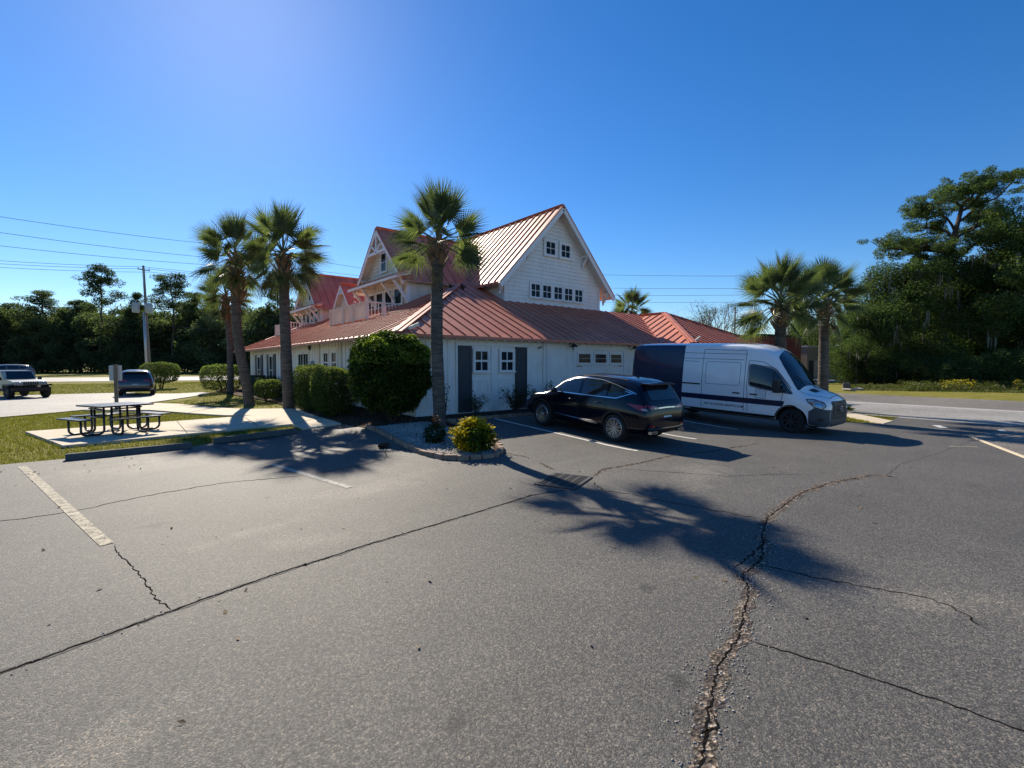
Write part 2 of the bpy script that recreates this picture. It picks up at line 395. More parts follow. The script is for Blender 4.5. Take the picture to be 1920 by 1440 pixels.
M['pit'] = simple('drain_pit', (.006, .006, .006), 1, .1, 2, spec=0)
# ------------------------------------------------------------------ ground, paving, roads
S = 'structure'
sheet('ground', [(-500, -300), (600, -300), (600, 700), (-500, 700)], -.035, M['grass'])
lot = [(-60, 13.3), (-12, 13.55), (-1.9, 13.7), (1.27, 13.75), (1.77, 14.02), (3.83, 14.4), (5.15, 14.3), (5.6, 13.9), (8.4, 13.95), (20.5, 13.95), (20.5, 8.2),
       (19.2, 6.6), (19.3, 5.5), (20.0, 4.62), (22.9, 4.72), (23.15, 4.75), (22.4, 1.5), (20.2, -22), (-60, -30)]
sheet('parking_lot', lot, 0.0, M['asphalt'], box=(-4, 28, 4, 16))
# lighter concrete apron at the lower right with its kerb line
sheet('concrete_apron', [(18.0, 2.15), (15.0, .97), (8.6, -1.55), (8, -9), (21.3, -9), (22.45, 1.7)], .004, M['asphalt_road'], box=(8, 23, -9, 3))
k = MB(); k.beam((18.05, 2.17, .015), (8.5, -1.59, .015), .06, .03); tag(k.build('kerb_strip', M['concrete']), kind=S)
# side road
rl = lambda x0, sl: [(x0+sl*(y-5), y) for y in (-60, 0, 10, 60, 150)]
def strip(name, x0, x1, off, mat, y0=-60, y1=170, sl=.105):
    return sheet(name, [(x0+sl*(y0-5), y0), (x1+sl*(y0-5), y0), (x1+sl*(y1-5), y1), (x0+sl*(y1-5), y1)], off, mat, box=(0, 0, 0, 0))
strip('side_road', 22.6, 30.1, .004, M['concrete_road'])
strip('road_shoulder', 29.9, 38.0, .0, M['asphalt_road'])
strip('edge_line', 29.55, 29.75, .008, M['line'], -40, 120)
sheet('yard_drive', [(44, 20), (63, 19), (66, 16.5), (84, 21), (98, 37), (70, 38)], .004, M['concrete_road'], box=(0, 0, 0, 0))
# far highway, left
sheet('highway', [(-260, 132), (-6.6, 75.8), (9.5, 70.5), (60, 55), (64, 72), (14, 91), (-6, 98), (-250, 160)], .006, M['concrete_road'], box=(0, 0, 0, 0))
# driveway and small lot at left
sheet('drive_lot', [(-3.4, 24.9), (-1.93, 26.0), (-1.18, 26.9), (.24, 28.9), (1.38, 31.6), (2.7, 34.2), (4.6, 36.8), (4.2, 38.6), (2.9, 39.7), (1.64, 40.8), (.39, 43.4), (-3.72, 43.7), (-12, 44), (-30, 46), (-40, 30), (-14, 23.6)], .006, M['old_lot'], skirt=0)
# concrete pad, path
pad = [(-2.09, 18.86), (-1.07, 15.09), (1.35, 15.45), (3.14, 15.75), (4.0, 15.5), (4.05, 14.45), (5.09, 14.33), (5.09, 16.29), (5.2, 18.4), (4.74, 18.85), (3.3, 19.4), (1.4, 19.2)]
sheet('concrete_path', pad, .035, M['concrete'], skirt=.12)
sheet('entry_path', [(-1.2, 26.3), (.9, 24.6), (2.2, 21.7), (2.9, 20.3), (3.68, 19.3), (4.72, 18.86), (5.2, 18.4), (5.35, 19.6), (4.95, 20.6), (4.0, 21.9), (3.08, 24.2), (2.03, 28.0), (1.2, 29.7)], .033, M['concrete'], skirt=.12)
j = MB()
for a, c in (((1.36, 15.47), (1.4, 19.18)), ((3.15, 15.76), (3.35, 19.35)), ((4.04, 15.4), (5.09, 16.3)), ((3.1, 23.9), (2.0, 22.2))):
    j.beam((a[0], a[1], hgt(*a)+.037), (c[0], c[1], hgt(*c)+.037), .014, .004)
tag(j.build('paving_joint', M['crack']), kind=S)
# island walk, right
sheet('roadside_walk', [(26.2, 9.0), (20.95, 4.52), (19.8, 4.52), (21.9, 6.5), (24.6, 9.2)], .02, M['concrete'], skirt=.06, box=(0, 0, 0, 0))
# beds
sheet('mulch_bed', [(5.35, 12.95), (5.15, 14.35), (5.12, 18.3), (5.3, 20.0), (5.5, 24.5), (5.2, 31), (5.0, 38.6), (7.6, 38.9), (7.6, 14.1), (13.6, 14.1), (13.6, 12.2), (7.5, 12.25), (6.2, 12.3)], .012, M['mulch'], step=.5)
bed = [(5.38, 12.91), (5.22, 11.29), (4.99, 9.27), (5.09, 8.56), (5.39, 8.19), (6.07, 8.02), (6.5, 8.31), (6.88, 8.98), (7.2, 10.3), (7.5, 12.2)]
sheet('gravel_bed', bed, .016, M['mulch'], step=.5)
def along(path, step):
    out = []; carry = 0
    for a, c in zip(path[:-1], path[1:]):
        a, c = V(a), V(c); L = (c-a).length; t = carry
        while t < L: out.append((a+(c-a)*(t/L), (c-a).normalized())); t += step
        carry = t-L
    return out
bo = empty('bed_border', (6, 8.1, .04), label='low border of uneven edging stones around the gravel palm bed', cat='edging')
for i, (p, d) in enumerate(along([V((*q, 0)) for q in bed+[(7.55, 12.15), (13.6, 12.1)]], .27)):
    m = MB(); bm_ = Matrix.Rotation(math.atan2(d.y, d.x)+random.uniform(-.1, .1), 3, 'Z')
    m.box((0, 0, 0), (.24, .11+random.uniform(-.01, .02), .11+random.uniform(0, .03)), bm_)
    for vi in range(len(m.v)):
        q = m.v[vi]; m.v[vi] = (q[0]+p.x+random.uniform(-.015, .015), q[1]+p.y+random.uniform(-.012, .012), q[2]+hgt(p.x, p.y)+.03+random.uniform(-.012, .012))
    m.build('edging_stone', M['edging'], bo, True)
def in_poly(x, y, poly):
    c = False; n = len(poly)
    for i in range(n):
        x1, y1 = poly[i]; x2, y2 = poly[(i+1) % n]
        if (y1 > y) != (y2 > y) and x < (x2-x1)*(y-y1)/(y2-y1)+x1: c = not c
    return c
def scatter_poly(poly, n):
    xs = [p[0] for p in poly]; ys = [p[1] for p in poly]; out = []
    while len(out) < n:
        x, y = random.uniform(min(xs), max(xs)), random.uniform(min(ys), max(ys))
        if in_poly(x, y, poly): out.append((x, y))
    return out
def rocks(name, pts, r0, r1, mat, sink=.3, base_z=.016):
    base = np.array([(1,0,0),(-1,0,0),(0,1,0),(0,-1,0),(0,0,1),(0,0,-1)], float)
    fc = np.array([(0,2,4),(2,1,4),(1,3,4),(3,0,4),(2,0,5),(1,2,5),(3,1,5),(0,3,5)])
    vs = []; fs = []
    for i, (x, y) in enumerate(pts):
        r = random.uniform(r0, r1); q = base*r*(1+RNG.uniform(-.35, .35, (6, 1)))*np.array([1, random.uniform(.6, 1), random.uniform(.45, .8)])
        a = random.uniform(0, 6.28); ca, sa = math.cos(a), math.sin(a)
        q = q @ np.array([[ca, sa, 0], [-sa, ca, 0], [0, 0, 1]])
        q += (x, y, hgt(x, y)+base_z+r*sink); vs.append(q); fs.append(fc+6*i)
    return tag(link(name, np_mesh(name, np.concatenate(vs), np.concatenate(fs), mat)), kind='stuff')
rocks('gravel', scatter_poly([(5.35, 12.8), (5.35, 11.2), (5.12, 9.3), (5.2, 8.7), (5.5, 8.32), (6.05, 8.18), (6.4, 8.45), (6.7, 9.1), (7.0, 10.4), (6.9, 12.4)], 5200), .018, .05, M['stone'])
rocks('bark_chips', scatter_poly([(5.3, 13.2), (5.2, 18.2), (5.5, 24), (7.3, 24), (7.3, 13.7), (13.4, 13.6), (13.4, 12.3), (7.3, 12.4)], 3500), .015, .04, M['bark'])
# painted stall lines
def paint(name, a, c, wd, off, mat):
    a, c = V((*a, 0)), V((*c, 0)); d = (c-a).normalized(); nrm = V((-d.y, d.x, 0))*wd/2
    return sheet(name, [tuple((a-nrm).xy), tuple((c-nrm).xy), tuple((c+nrm).xy), tuple((a+nrm).xy)], off, mat, step=.5)
paint('stall_line', (-1.54, 13.3), (-.165, 6.9), .125, .006, M['old_paint'])
paint('stall_line', (2.3, 10.4), (2.83, 7.63), .115, .006, M['faded'])
paint('stall_line', (1.74, 13.5), (2.16, 11.1), .15, .006, M['ghost'])
paint('stall_line', (9.13, 12.05), (9.2, 6.68), .10, .006, M['line'])
paint('stall_line', (11.85, 12.0), (11.88, 6.75), .10, .006, M['line'])
paint('stall_line', (14.6, 12.0), (14.66, 6.95), .10, .006, M['line'])
paint('stall_line', (20.65, 3.32), (19.95, 3.02), .22, .006, M['line'])
paint('stall_line', (20.75, 1.85), (20.3, 1.75), .14, .006, M['line'])
paint('stall_line', (15.6, 2.25), (16.0, 1.8), .08, .006, M['old_paint'])
# cracks
def wobble(path, step, amp):
    out = []
    for p, d in along([V((*q, 0)) for q in path], step):
        n = V((-d.y, d.x, 0)); out.append(p+n*random.uniform(-amp, amp))
    out.append(V((*path[-1], 0))); return out
def crack(path, wd, amp=.03, step=.05, off=.003, mat='crack', jit=.8, name='pavement_crack'):
    pts = wobble(path, step, amp); vs = []; fs = []; ph = random.uniform(0, 6)
    for i, p in enumerate(pts):
        d = (pts[min(i+1, len(pts)-1)]-pts[max(i-1, 0)]).normalized(); n = V((-d.y, d.x, 0))
        e = min(1, i/3, (len(pts)-1-i)/3)
        for s_ in (-1, 1):
            k_ = i*step; wv = .5*math.sin(k_*9.1+s_*1.7+ph)+.35*math.sin(k_*23.3+s_*4.1+ph)+.4*random.uniform(-1, 1)
            q = p+n*(s_*wd/2*e*max(.12, 1+jit*wv)); vs.append((q.x, q.y, hgt(q.x, q.y)+off))
        if i: fs.append((2*i-2, 2*i-1, 2*i+1, 2*i))
    m = MB(); m.add(vs, fs); return tag(m.build(name, M[mat]), kind=S)
main = [(-3.6, 3.6), (-.65, 4.44), (-.19, 4.56), (.27, 4.7), (1.02, 4.89), (2.15, 5.08), (3.28, 5.21), (4.85, 5.42), (5.45, 5.3)]
crack(main, .05, .010, .06, .002, 'ghost'); crack(main, .020, .008, .035, .004)
crack([(.27, 4.7), (.18, 5.07), (.09, 5.75), (-.07, 6.55), (-.1, 6.87)], .010, .014, .045)
crack([(-6, 8.6), (-1.23, 8.79), (-.58, 8.77), (.43, 9.15), (1.31, 9.3), (2.42, 8.99), (3.2, 9.04), (4.16, 9.25)], .018, .03, .1)
seal = [(6.5, 8.2), (6.65, 7.6), (6.42, 7.25), (6.52, 7.0), (6.3, 6.45)]
crack(seal, .07, .015, .08, .002, 'gravel_seam'); crack(seal, .014, .015, .05, .004)
sl2 = [(6.45, 5.62), (7.07, 5.92), (8.12, 5.83), (9.23, 5.87), (10.3, 5.6), (12.5, 5.4)]
crack(sl2, .09, .02, .06, .002, 'gravel_seam', .8); crack(sl2, .014, .02, .05, .004)
big = [(1.6, .95), (2.17, 1.19), (2.74, 1.43), (2.98, 1.52), (3.46, 1.61), (3.83, 1.74), (4.33, 1.93), (4.5, 2.08), (5.04, 2.12), (5.84, 2.46), (6.51, 2.68), (8.12, 2.87), (9.27, 2.8), (10.54, 2.51), (10.59, 2.21)]
crack(big[:10], .12, .006, .022, .002, 'gravel_seam', .55); crack(big[9:], .12, .012, .05, .002, 'gravel_seam', .8)
crack(big, .013, .012, .03, .0045, jit=.95)
crack([(2.35, 1.31), (2.5, 1.27), (2.6, 1.36)], .012, .01, .03, .0045)
crack([(3.47, 1.56), (3.56, 1.24), (3.66, .9), (3.70, .64), (3.74, .41), (3.77, .2), (3.9, -.6)], .012, .010, .045)
crack([(6.18, 5.41), (5.87, 4.91), (6.0, 4.6), (6.19, 3.55), (6.36, 2.75)], .016, .03)
crack([(4.9, 2.06), (5.02, 1.58), (5.17, 1.21), (5.31, .9), (5.26, .69), (5.02, .48)], .012, .02)
crack([(5.84, 2.46), (5.5, 2.3), (5.05, 2.25), (4.6, 2.2)], .014, .02)
crack([(10.6, 2.35), (12.09, 2.45), (14.2, 2.22), (17.85, 2.04)], .03, .02, .12, .002, 'ghost')
crack([(4.62, 10.3), (4.3, 9.4), (4.16, 9.25)], .012, .03)
crack([(7.3, 5.85), (8.4, 4.1), (9.3, 3.6), (9.6, 3.2)], .012, .03, .1)
gp = []
for path, wd, n in ((big[:10], .10, 900), (big[9:], .12, 260), (seal, .06, 90), (sl2, .08, 160), (main, .04, 120)):
    L = [V((*q, 0)) for q in path]
    for _ in range(n):
        k = random.randrange(len(L)-1); q = L[k].lerp(L[k+1], random.random()); gp.append((q.x+random.gauss(0, wd), q.y+random.gauss(0, wd)))
rocks('loose_grit', gp, .003, .011, M['stone'], .25, .001)
# drain grate
dr = empty('drain_grate', (5.84, 5.74, hgt(5.84, 5.74)), (0, 0, R(24)), 'rectangular iron storm drain grate set in the cracked asphalt', 'drain')
m = MB(); m.bx(-.44, .44, -.32, .32, .003, .006); m.build('pit', M['pit'], dr)
m = MB()
for y in (-.335, .335): m.bx(-.46, .46, y-.03, y+.03, .004, .02)
for x in (-.445, .445): m.bx(x-.03, x+.03, -.305, .305, .004, .02)
m.build('frame', M['iron'], dr)
for y in (-.155, 0, .155):
    m = MB(); m.bx(-.414, .414, y-.014, y+.014, .007, .018); m.build('long_bar', M['iron'], dr)
bar = MB(); bar.bx(-.012, .012, -.304, .304, .006, .016); bar = bar.mesh('cross_bar', M['iron'])
for i in range(13):
    o = link('cross_bar', bar, dr); o.location.x = -.38+i*.0635
# wheel stops
def wheel_stop(a, c, label):
    a, c = V(a), V(c); d = (c-a); L = d.length
    m = MB(); prof = [(-.075, 0), (.075, 0), (.07, .06), (.045, .135), (-.045, .135), (-.07, .06)]
    ends = []
    for x, sc in ((-L/2, .97), (-L/2+.05, 1), (L/2-.05, 1), (L/2, .97)): ends.append([(x, y*sc, z*(sc if abs(x) == L/2 else 1)) for y, z in prof])
    n = 6; vs = [p for r in ends for p in r]; fs = [list(range(6))[::-1], list(range(18, 24))]
    for i in range(3):
        for q in range(n): fs.append((i*n+q, i*n+(q+1) % n, (i+1)*n+(q+1) % n, (i+1)*n+q))
    m.add(vs, fs); o = m.build('wheel_stop', M['wheel_stop'])
    o.location = (a+c)/2; o.rotation_euler = (0, -math.asin((c.z-a.z)/L), math.atan2(d.y, d.x))
    return tag(o, label, 'wheel stop', 'concrete wheel stops at the lawn edge')
wheel_stop((-.93, 13.5, hgt(-.9, 13.5)), (1.27, 13.63, hgt(1.2, 13.6)), 'grey concrete wheel stop in front of the picnic table')
wheel_stop((1.77, 13.92, hgt(1.7, 13.9)), (3.78, 14.18, hgt(3.7, 14.1)), 'grey concrete wheel stop partly under palm shade beside the path')
# ------------------------------------------------------------------ the beach house
HB = empty('beach_house', (7.35, 13.9, .29), label='long white board and batten beach house with red standing seam metal roofs and dormers', cat='building')
mS = .458
def lz(x): return 2.95+mS*(x-6.45)
def az_(y): return 2.95+mS*(y-13.4)
def roof_plane(poly, eave, up, width, off=0.0, name='roof_panel', thick=.03, rib=.045, parent=None):
    """standing seam panels, each an object, clipped to the planar 3D polygon"""
    eave, up = V(eave).normalized(), V(up).normalized(); n = eave.cross(up).normalized()
    if n.z < 0: n = -n
    o = V(poly[0]); p2 = [((V(p)-o).dot(eave), (V(p)-o).dot(up)) for p in poly]
    base = MB(); base.prism([V(p)-n*.012 for p in poly], -n*thick)
    deck = base.build('roof_deck', M['cream'], HB, True)
    u0, u1 = min(p[0] for p in p2), max(p[0] for p in p2)
    k = math.floor((u0-off)/width)
    while off+k*width < u1:
        a, c = off+k*width, off+(k+1)*width; q = clip2(clip2(p2, -1, 0, -a), 1, 0, c); k += 1
        if len(q) < 3: continue
        m = MB(); P = [o+eave*x+up*y for x, y in q]
        ar = sum(q[i][0]*q[(i+1) % len(q)][1]-q[(i+1) % len(q)][0]*q[i][1] for i in range(len(q)))
        if abs(ar) < .01: continue
        if ar < 0: P = P[::-1]
        m.prism([p-n*.010 for p in P], n*(.010+random.uniform(-.0015, .0015)))
        ed = [y for x, y in q if abs(x-a) < 1e-4]
        if len(ed) >= 2 and max(ed)-min(ed) > .08:
            m.beam(o+eave*(a+.012)+up*(min(ed)+.01)+n*rib/2, o+eave*(a+.012)+up*(max(ed)-.01)+n*rib/2, .022, rib, n)
        m.build(name, M['roof'], deck)
    return deck
def cap(a, c, wd=.30, name='ridge_cap'):
    a, c = V(a), V(c); m = MB(); m.beam(a+V((0, 0, .035)), c+V((0, 0, .035)), wd, .035); m.beam(a+V((0, 0, .065)), c+V((0, 0, .065)), .07, .03)
    return m.build(name, M['roof'], HB, True)
# --- roofs
YE, XE = 13.4, 6.45
P3 = lambda x, y, f: (x, y, f)
roof_plane([(XE, YE, az_(YE)), (14.15, YE, az_(YE)), (14.15, 21.1, az_(21.1))], (1, 0, 0), (0, 1, mS), .5)
roof_plane([(14.15, YE, az_(YE)), (20.2, YE, az_(YE)), (24.7, 17.9, az_(17.9)), (14.15, 17.9, az_(17.9))], (1, 0, 0), (0, 1, mS), .5, .3)
roof_plane([(XE, 13.4, lz(XE)), (14.35, 21.3, lz(14.35)), (14.35, 37.8, lz(14.35)), (8.9, 37.8, lz(8.9)), (XE, 40, lz(XE))], (0, -1, 0), (1, 0, mS), .5)
m = MB(); m.add([(XE, 40, lz(XE)-.01), (8.9, 37.85, lz(8.9)-.01), (14.35, 37.85, lz(14.35)-.01), (17, 40, 5)], [(0, 1, 2, 3)]); m.build('rear_roof', M['roof'], HB, True)
cap((XE, YE, 2.95), (12.75, 19.7, lz(12.75)), .34)
# right wing
XW = 20.2; wz = lambda x: 2.95+mS*(x-XW)
roof_plane([(XW, 13.4, wz(XW)), (XW, 11.7, wz(XW)), (24.6, 16.1, wz(24.6)), (24.6, 17.8, wz(24.6))], (0, -1, 0), (1, 0, mS), .5)
roof_plane([(XW, 11.7, 2.95), (29.0, 11.7, 2.95), (24.6, 16.1, wz(24.6))], (1, 0, 0), (0, 1, mS), .5)
m = MB(); m.add([(29, 11.7, 2.94), (29, 20, 2.94), (24.6, 20, wz(24.6)), (24.6, 16.1, wz(24.6)-.01)], [(0, 1, 2, 3)]); m.build('rear_roof', M['roof'], HB, True)
cap((XW, 11.7, 2.95), (24.6, 16.1, wz(24.6)), .34); cap((24.6, 16.1, wz(24.6)), (24.6, 17.8, wz(24.6)), .3); cap((29, 11.7, 2.95), (24.6, 16.1, wz(24.6)), .3)
cap((XW+.15, 13.55, 2.97), (24.5, 17.85, wz(24.5)-.03), .2, 'roof_valley')
m = MB(); m.add([(14.0, 17.95, 5.0), (24.7, 17.95, 5.0), (24.7, 22, 3.2), (14, 22, 3.2)], [(0, 1, 2, 3)]); m.build('rear_roof', M['roof'], HB, True)
# main gable
RX, RZ, HS, EZ, GY = 17.55, 10.02, 4.0, 5.82, 17.4; SL = (RZ-EZ)/HS
roof_plane([(RX-HS, GY, EZ), (RX-HS, 42, EZ), (RX, 42, RZ), (RX, GY, RZ)], (0, 1, 0), (1, 0, SL), .5)
m = MB(); m.prism([(RX, GY, RZ-.002), (RX+HS+.1, GY, EZ-.105), (RX+HS+.1, 42, EZ-.105), (RX, 42, RZ-.002)], (0, 0, -.06)); m.build('rear_roof', M['roof'], HB, True)
m = MB(); m.prism([(RX+.03, GY+.02, RZ-.095), (RX+HS+.05, GY+.02, EZ-.115), (RX+HS+.05, 18.4, EZ-.115), (RX+.03, 18.4, RZ-.095)], (0, 0, -.03)); m.build('soffit', M['cream'], HB, True)
cap((RX, GY, RZ), (RX, 42, RZ), .22)
for s in (-1, 1):
    m = MB(); m.beam((RX+s*.03, GY-.03, RZ-.18), (RX+s*(HS+.05), GY-.03, EZ-.2), .05, .26, (0, 0, 1)); m.build('barge_board', M['trim'], HB, True)
    m = MB(); m.beam((RX+s*.02, GY-.035, RZ-.015), (RX+s*(HS+.08), GY-.035, EZ-.05), .07, .06, (0, 0, 1)); m.build('barge_cap', M['roof'], HB, True)
for x, z in ((RX-3.7, EZ+.12), (RX-1.95, EZ+1.95), (RX+1.95, EZ+1.95), (RX+3.7, EZ+.12)):
    m = MB(); m.beam((x, 17.45, z), (x, 17.9, z), .1, .1); m.beam((x, 17.5, z-.06), (x, 17.88, z-.5), .09, .09); m.beam((x, 17.87, z), (x, 17.87, z-.62), .09, .06, (0, 1, 0))
    m.build('gable_bracket', M['trim'], HB, True)
GW = (14.15, 20.95)
gw = MB(); gw.prism([(GW[0], 17.94, 4.6), (GW[1], 17.94, 4.6), (GW[1], 17.94, RZ-SL*(GW[1]-RX)-.08), (RX, 17.94, RZ-.08), (GW[0], 17.94, RZ-SL*(RX-GW[0])-.08)], (0, .1, 0))
gwall = gw.build('gable_wall', M['white'], HB, True)
z = 5.0
while z < 9.75:
    q = clip2(clip2([(GW[0], z), (GW[1], z), (GW[1], z+.185), (GW[0], z+.185)], SL, 1, RZ-.1+SL*RX), -SL, 1, RZ-.1-SL*RX)
    if len(q) >= 3:
        m = MB(); lo = [V((x, 17.905 if zz < z+.05 else 17.925, zz)) for x, zz in q]
        m.prism(lo, (0, .03, 0)); m.build('siding_plank', M['white'], gwall)
    z += .19
for a in (GW[0]-.02, GW[1]-.1):
    m = MB(); m.bx(a, a+.12, 17.87, 17.99, 4.9, 6.3); m.build('corner_board', M['trim'], HB, True)
# side walls of the upper floor
m = MB(); m.bx(14.15, 14.25, 17.99, 41.5, 4.3, 6.35); m.bx(20.85, 20.95, 17.99, 41.5, 4.3, 6.35); m.build('upper_wall', M['white'], HB, True)
sp = MB()
for z in np.arange(4.9, 6.3, .19): sp.bx(14.12, 14.15, 17.99, 21.2, z, z+.17)
sp.build('side_siding', M['white'], HB, True)['kind'] = 'stuff'
rt = MB(); rt.beam((0, 0, 0), (.55, 0, .55*SL), .05, .11); rt = rt.mesh('rafter_tail', M['trim'])
for y in np.arange(17.7, 21.5, .42):
    o = link('rafter_tail', rt, HB); o.location = V((13.6, y, 5.72))-V(HB.location)
m = MB(); m.bx(13.53, 13.56, 17.42, 20.4, 5.70, 5.80); m.build('eave_trim', M['roof'], HB, True)

# windows: frame (with glazing bars) > pane
def window(org, ux, w_, h_, cols, rows, out, parent=HB, wd=.07, casing=.10, bar=.03, name='window', sash=False, rail=.5, glass='glass', depth=.05):
    """org: lower-left corner of the glass; ux: unit vector along the wall; out: unit vector outwards"""
    org, ux, out = V(org), V(ux), V(out); uz = V((0, 0, 1)); m = MB()
    Mx = Matrix((ux, out, uz)).transposed()
    def bxl(x0, x1, z0, z1, d0, d1): 
        c = org+ux*((x0+x1)/2)+uz*((z0+z1)/2)+out*((d0+d1)/2); m.box(c, (x1-x0, d1-d0, z1-z0), Mx)
    if casing:
        c_ = casing
        bxl(-c_, w_+c_, h_, h_+c_, 0, depth); bxl(-c_-.02, w_+c_+.02, -c_*.8, 0, 0, depth+.025); bxl(-c_, 0, 0, h_, 0, depth); bxl(w_, w_+c_, 0, h_, 0, depth)
    e = .035
    bxl(0, w_, 0, e, .004, depth-.01); bxl(0, w_, h_-e, h_, .004, depth-.01); bxl(0, e, e, h_-e, .004, depth-.012); bxl(w_-e, w_, e, h_-e, .004, depth-.012)
    for c in range(1, cols): bxl(w_*c/cols-bar/2, w_*c/cols+bar/2, e, h_-e, .004, depth-.02)
    zs = [h_*r/rows for r in range(rows+1)]
    for r in range(1, rows): 
        b_ = bar*1.9 if sash and r == rows//2 else bar
        bxl(e, w_-e, zs[r]-b_/2, zs[r]+b_/2, .004, depth-.016)
    f = m.build(name, M['trim'], parent, parent is HB)
    for c in range(cols):
        for r in range(rows):
            g = MB(); x0, x1 = w_*c/cols, w_*(c+1)/cols
            cc = org+ux*((x0+x1)/2)+uz*((zs[r]+zs[r+1])/2)+out*.012
            g.box(cc, (x1-x0-.01, .01, zs[r+1]-zs[r]-.01), Mx @ Matrix.Rotation(random.uniform(-.006, .006), 3, 'Z')); g.build('pane', M[glass], f)
    return f
FX, FO = (1, 0, 0), (0, -1, 0)
for x in (15.80, 16.58, 17.37, 18.14, 18.92): window((x, 17.89, 5.33), FX, .62, .68, 2, 2, FO, casing=.085)
for x in (16.80, 17.88): window((x, 17.89, 7.56), FX, .68, .68, 2, 2, FO, casing=.13)
# --- ground floor walls
zt = 3.13
m = MB(); m.bx(7.35, 20.75, 13.9, 14.08, -.1, zt); wA = m.build('front_wall', M['white'], HB, True)
m = MB(); m.bx(7.35, 7.53, 14.08, 39.1, -.1, 3.3); wL = m.build('side_wall', M['white'], HB, True)
m = MB(); m.bx(20.75, 20.9, 12.3, 13.9, -.1, 3.13); m.bx(20.9, 28.2, 12.3, 12.45, -.1, 3.13); m.build('wing_wall', M['cream'], HB, True)
m = MB(); m.bx(7.53, 28, 39, 39.1, -.1, 3.3); m.bx(28.1, 28.2, 12.45, 39.1, -.1, 3.1); m.build('rear_wall', M['white'], HB, True)
bt = MB()
xs = [x for x in np.arange(7.75, 20.7, .41)]
for x in xs:
    if 8.8 < x < 12.2: bt.bx(x-.02, x+.02, 13.882, 13.9, 2.75, zt-.0)
    elif 14.55 < x < 18.15: bt.bx(x-.02, x+.02, 13.882, 13.9, 2.78, zt)
    else: bt.bx(x-.02, x+.02, 13.882, 13.9, .34, zt)
bt.build('battens', M['white'], wA)['kind'] = 'stuff'
bt = MB()
for y in np.arange(14.3, 39, .41):
    if any(a < y < c for a, c in ((18.6, 19.8), (20.9, 23.1), (25.0, 27.1), (28.1, 30.9), (31.4, 34.2), (35, 37.6))): bt.bx(7.332, 7.35, y-.02, y+.02, 2.78, 3.3)
    else: bt.bx(7.332, 7.35, y-.02, y+.02, .3, 3.3)
bt.build('battens', M['cream'], wL)['kind'] = 'stuff'
m = MB(); m.bx(7.34, 20.75, 13.87, 13.9, .16, .34); m.build('base_board', M['trim'], wA)
m = MB(); m.bx(7.32, 7.45, 13.865, 13.98, .16, zt); m.build('corner_board', M['trim'], HB, True)
m = MB(); m.bx(7.36, 20.7, 13.872, 13.9, zt-.12, zt); m.build('frieze_board', M['trim'], wA)
m = MB(); m.tube([(12.93, 13.84, .3), (12.93, 13.84, 2.95)], .04, 8); m.bx(13.12, 13.2, 13.86, 13.9, .3, zt); m.build('downspout', M['trim'], HB, True)
# shutters, windows and panels beside them
for x0, x1 in ((8.93, 9.50), (11.50, 12.05)):
    m = MB(); m.bx(x0, x1, 13.845, 13.9, .34, 2.64); sh = m.build('shutter', M['shutter'], HB, True)
    for a, c in ((x0, x0+.07), (x1-.07, x1)):
        m = MB(); m.bx(a, c, 13.832, 13.845, .34, 2.64); m.build('shutter_stile', M['shutter'], sh)
    for a, c in ((.34, .46), (1.42, 1.54), (2.53, 2.64)):
        m = MB(); m.bx(x0+.07, x1-.07, 13.834, 13.845, a, c); m.build('shutter_rail', M['shutter'], sh)
m = MB(); m.bx(8.86, 8.92, 13.84, 13.9, .34, 2.72); m.bx(12.06, 12.12, 13.84, 13.9, .34, 2.72); m.bx(8.86, 12.12, 13.835, 13.9, 2.65, 2.75)
m.bx(10.36, 10.64, 13.85, 13.9, .34, 2.65); m.build('window_surround', M['trim'], HB, True)
for x in (9.62, 10.78): window((x, 13.88, 1.75), FX, .60, .74, 2, 2, FO, casing=.07, sash=True, depth=.06, bar=.035)
for x in (9.56, 10.72):
    m = MB(); m.bx(x, x+.72, 13.875, 13.9, 1.40, 1.48); m.bx(x, x+.07, 13.875, 13.9, .34, 1.40); m.bx(x+.65, x+.72, 13.875, 13.9, .34, 1.40)
    for i in range(3): m.bx(x+.17+i*.17, x+.19+i*.17, 13.886, 13.9, .34, 1.40)
    m.build('wall_panel', M['trim'], HB, True)
# garage door
m = MB(); m.bx(14.76, 17.94, 13.87, 13.93, .25, 2.58); gd = m.build('garage_door', M['trim'], HB, True)
m = MB(); m.bx(14.62, 14.75, 13.84, 13.9, .25, 2.74); m.bx(17.95, 18.08, 13.84, 13.9, .25, 2.74); m.bx(14.62, 18.08, 13.835, 13.9, 2.60, 2.76); m.build('garage_frame', M['trim'], HB, True)
pn = MB()
for zz in (.80, 1.36, 1.92): pn.bx(14.78, 17.92, 13.862, 13.87, zz-.008, zz+.008)
pn.build('panel_joint', M['cream'], gd)
for x in (14.90, 15.95, 17.0):
    f = window((x, 13.862, 2.03), FX, .80, .44, 5, 2, FO, casing=.05, bar=.028, depth=.03, name='door_light')
for x in (14.84, 17.56):
    m = MB(); m.bx(x, x+.30, 13.85, 13.868, 1.90, 1.93); m.build('strap_hinge', M['dark_metal'], gd)
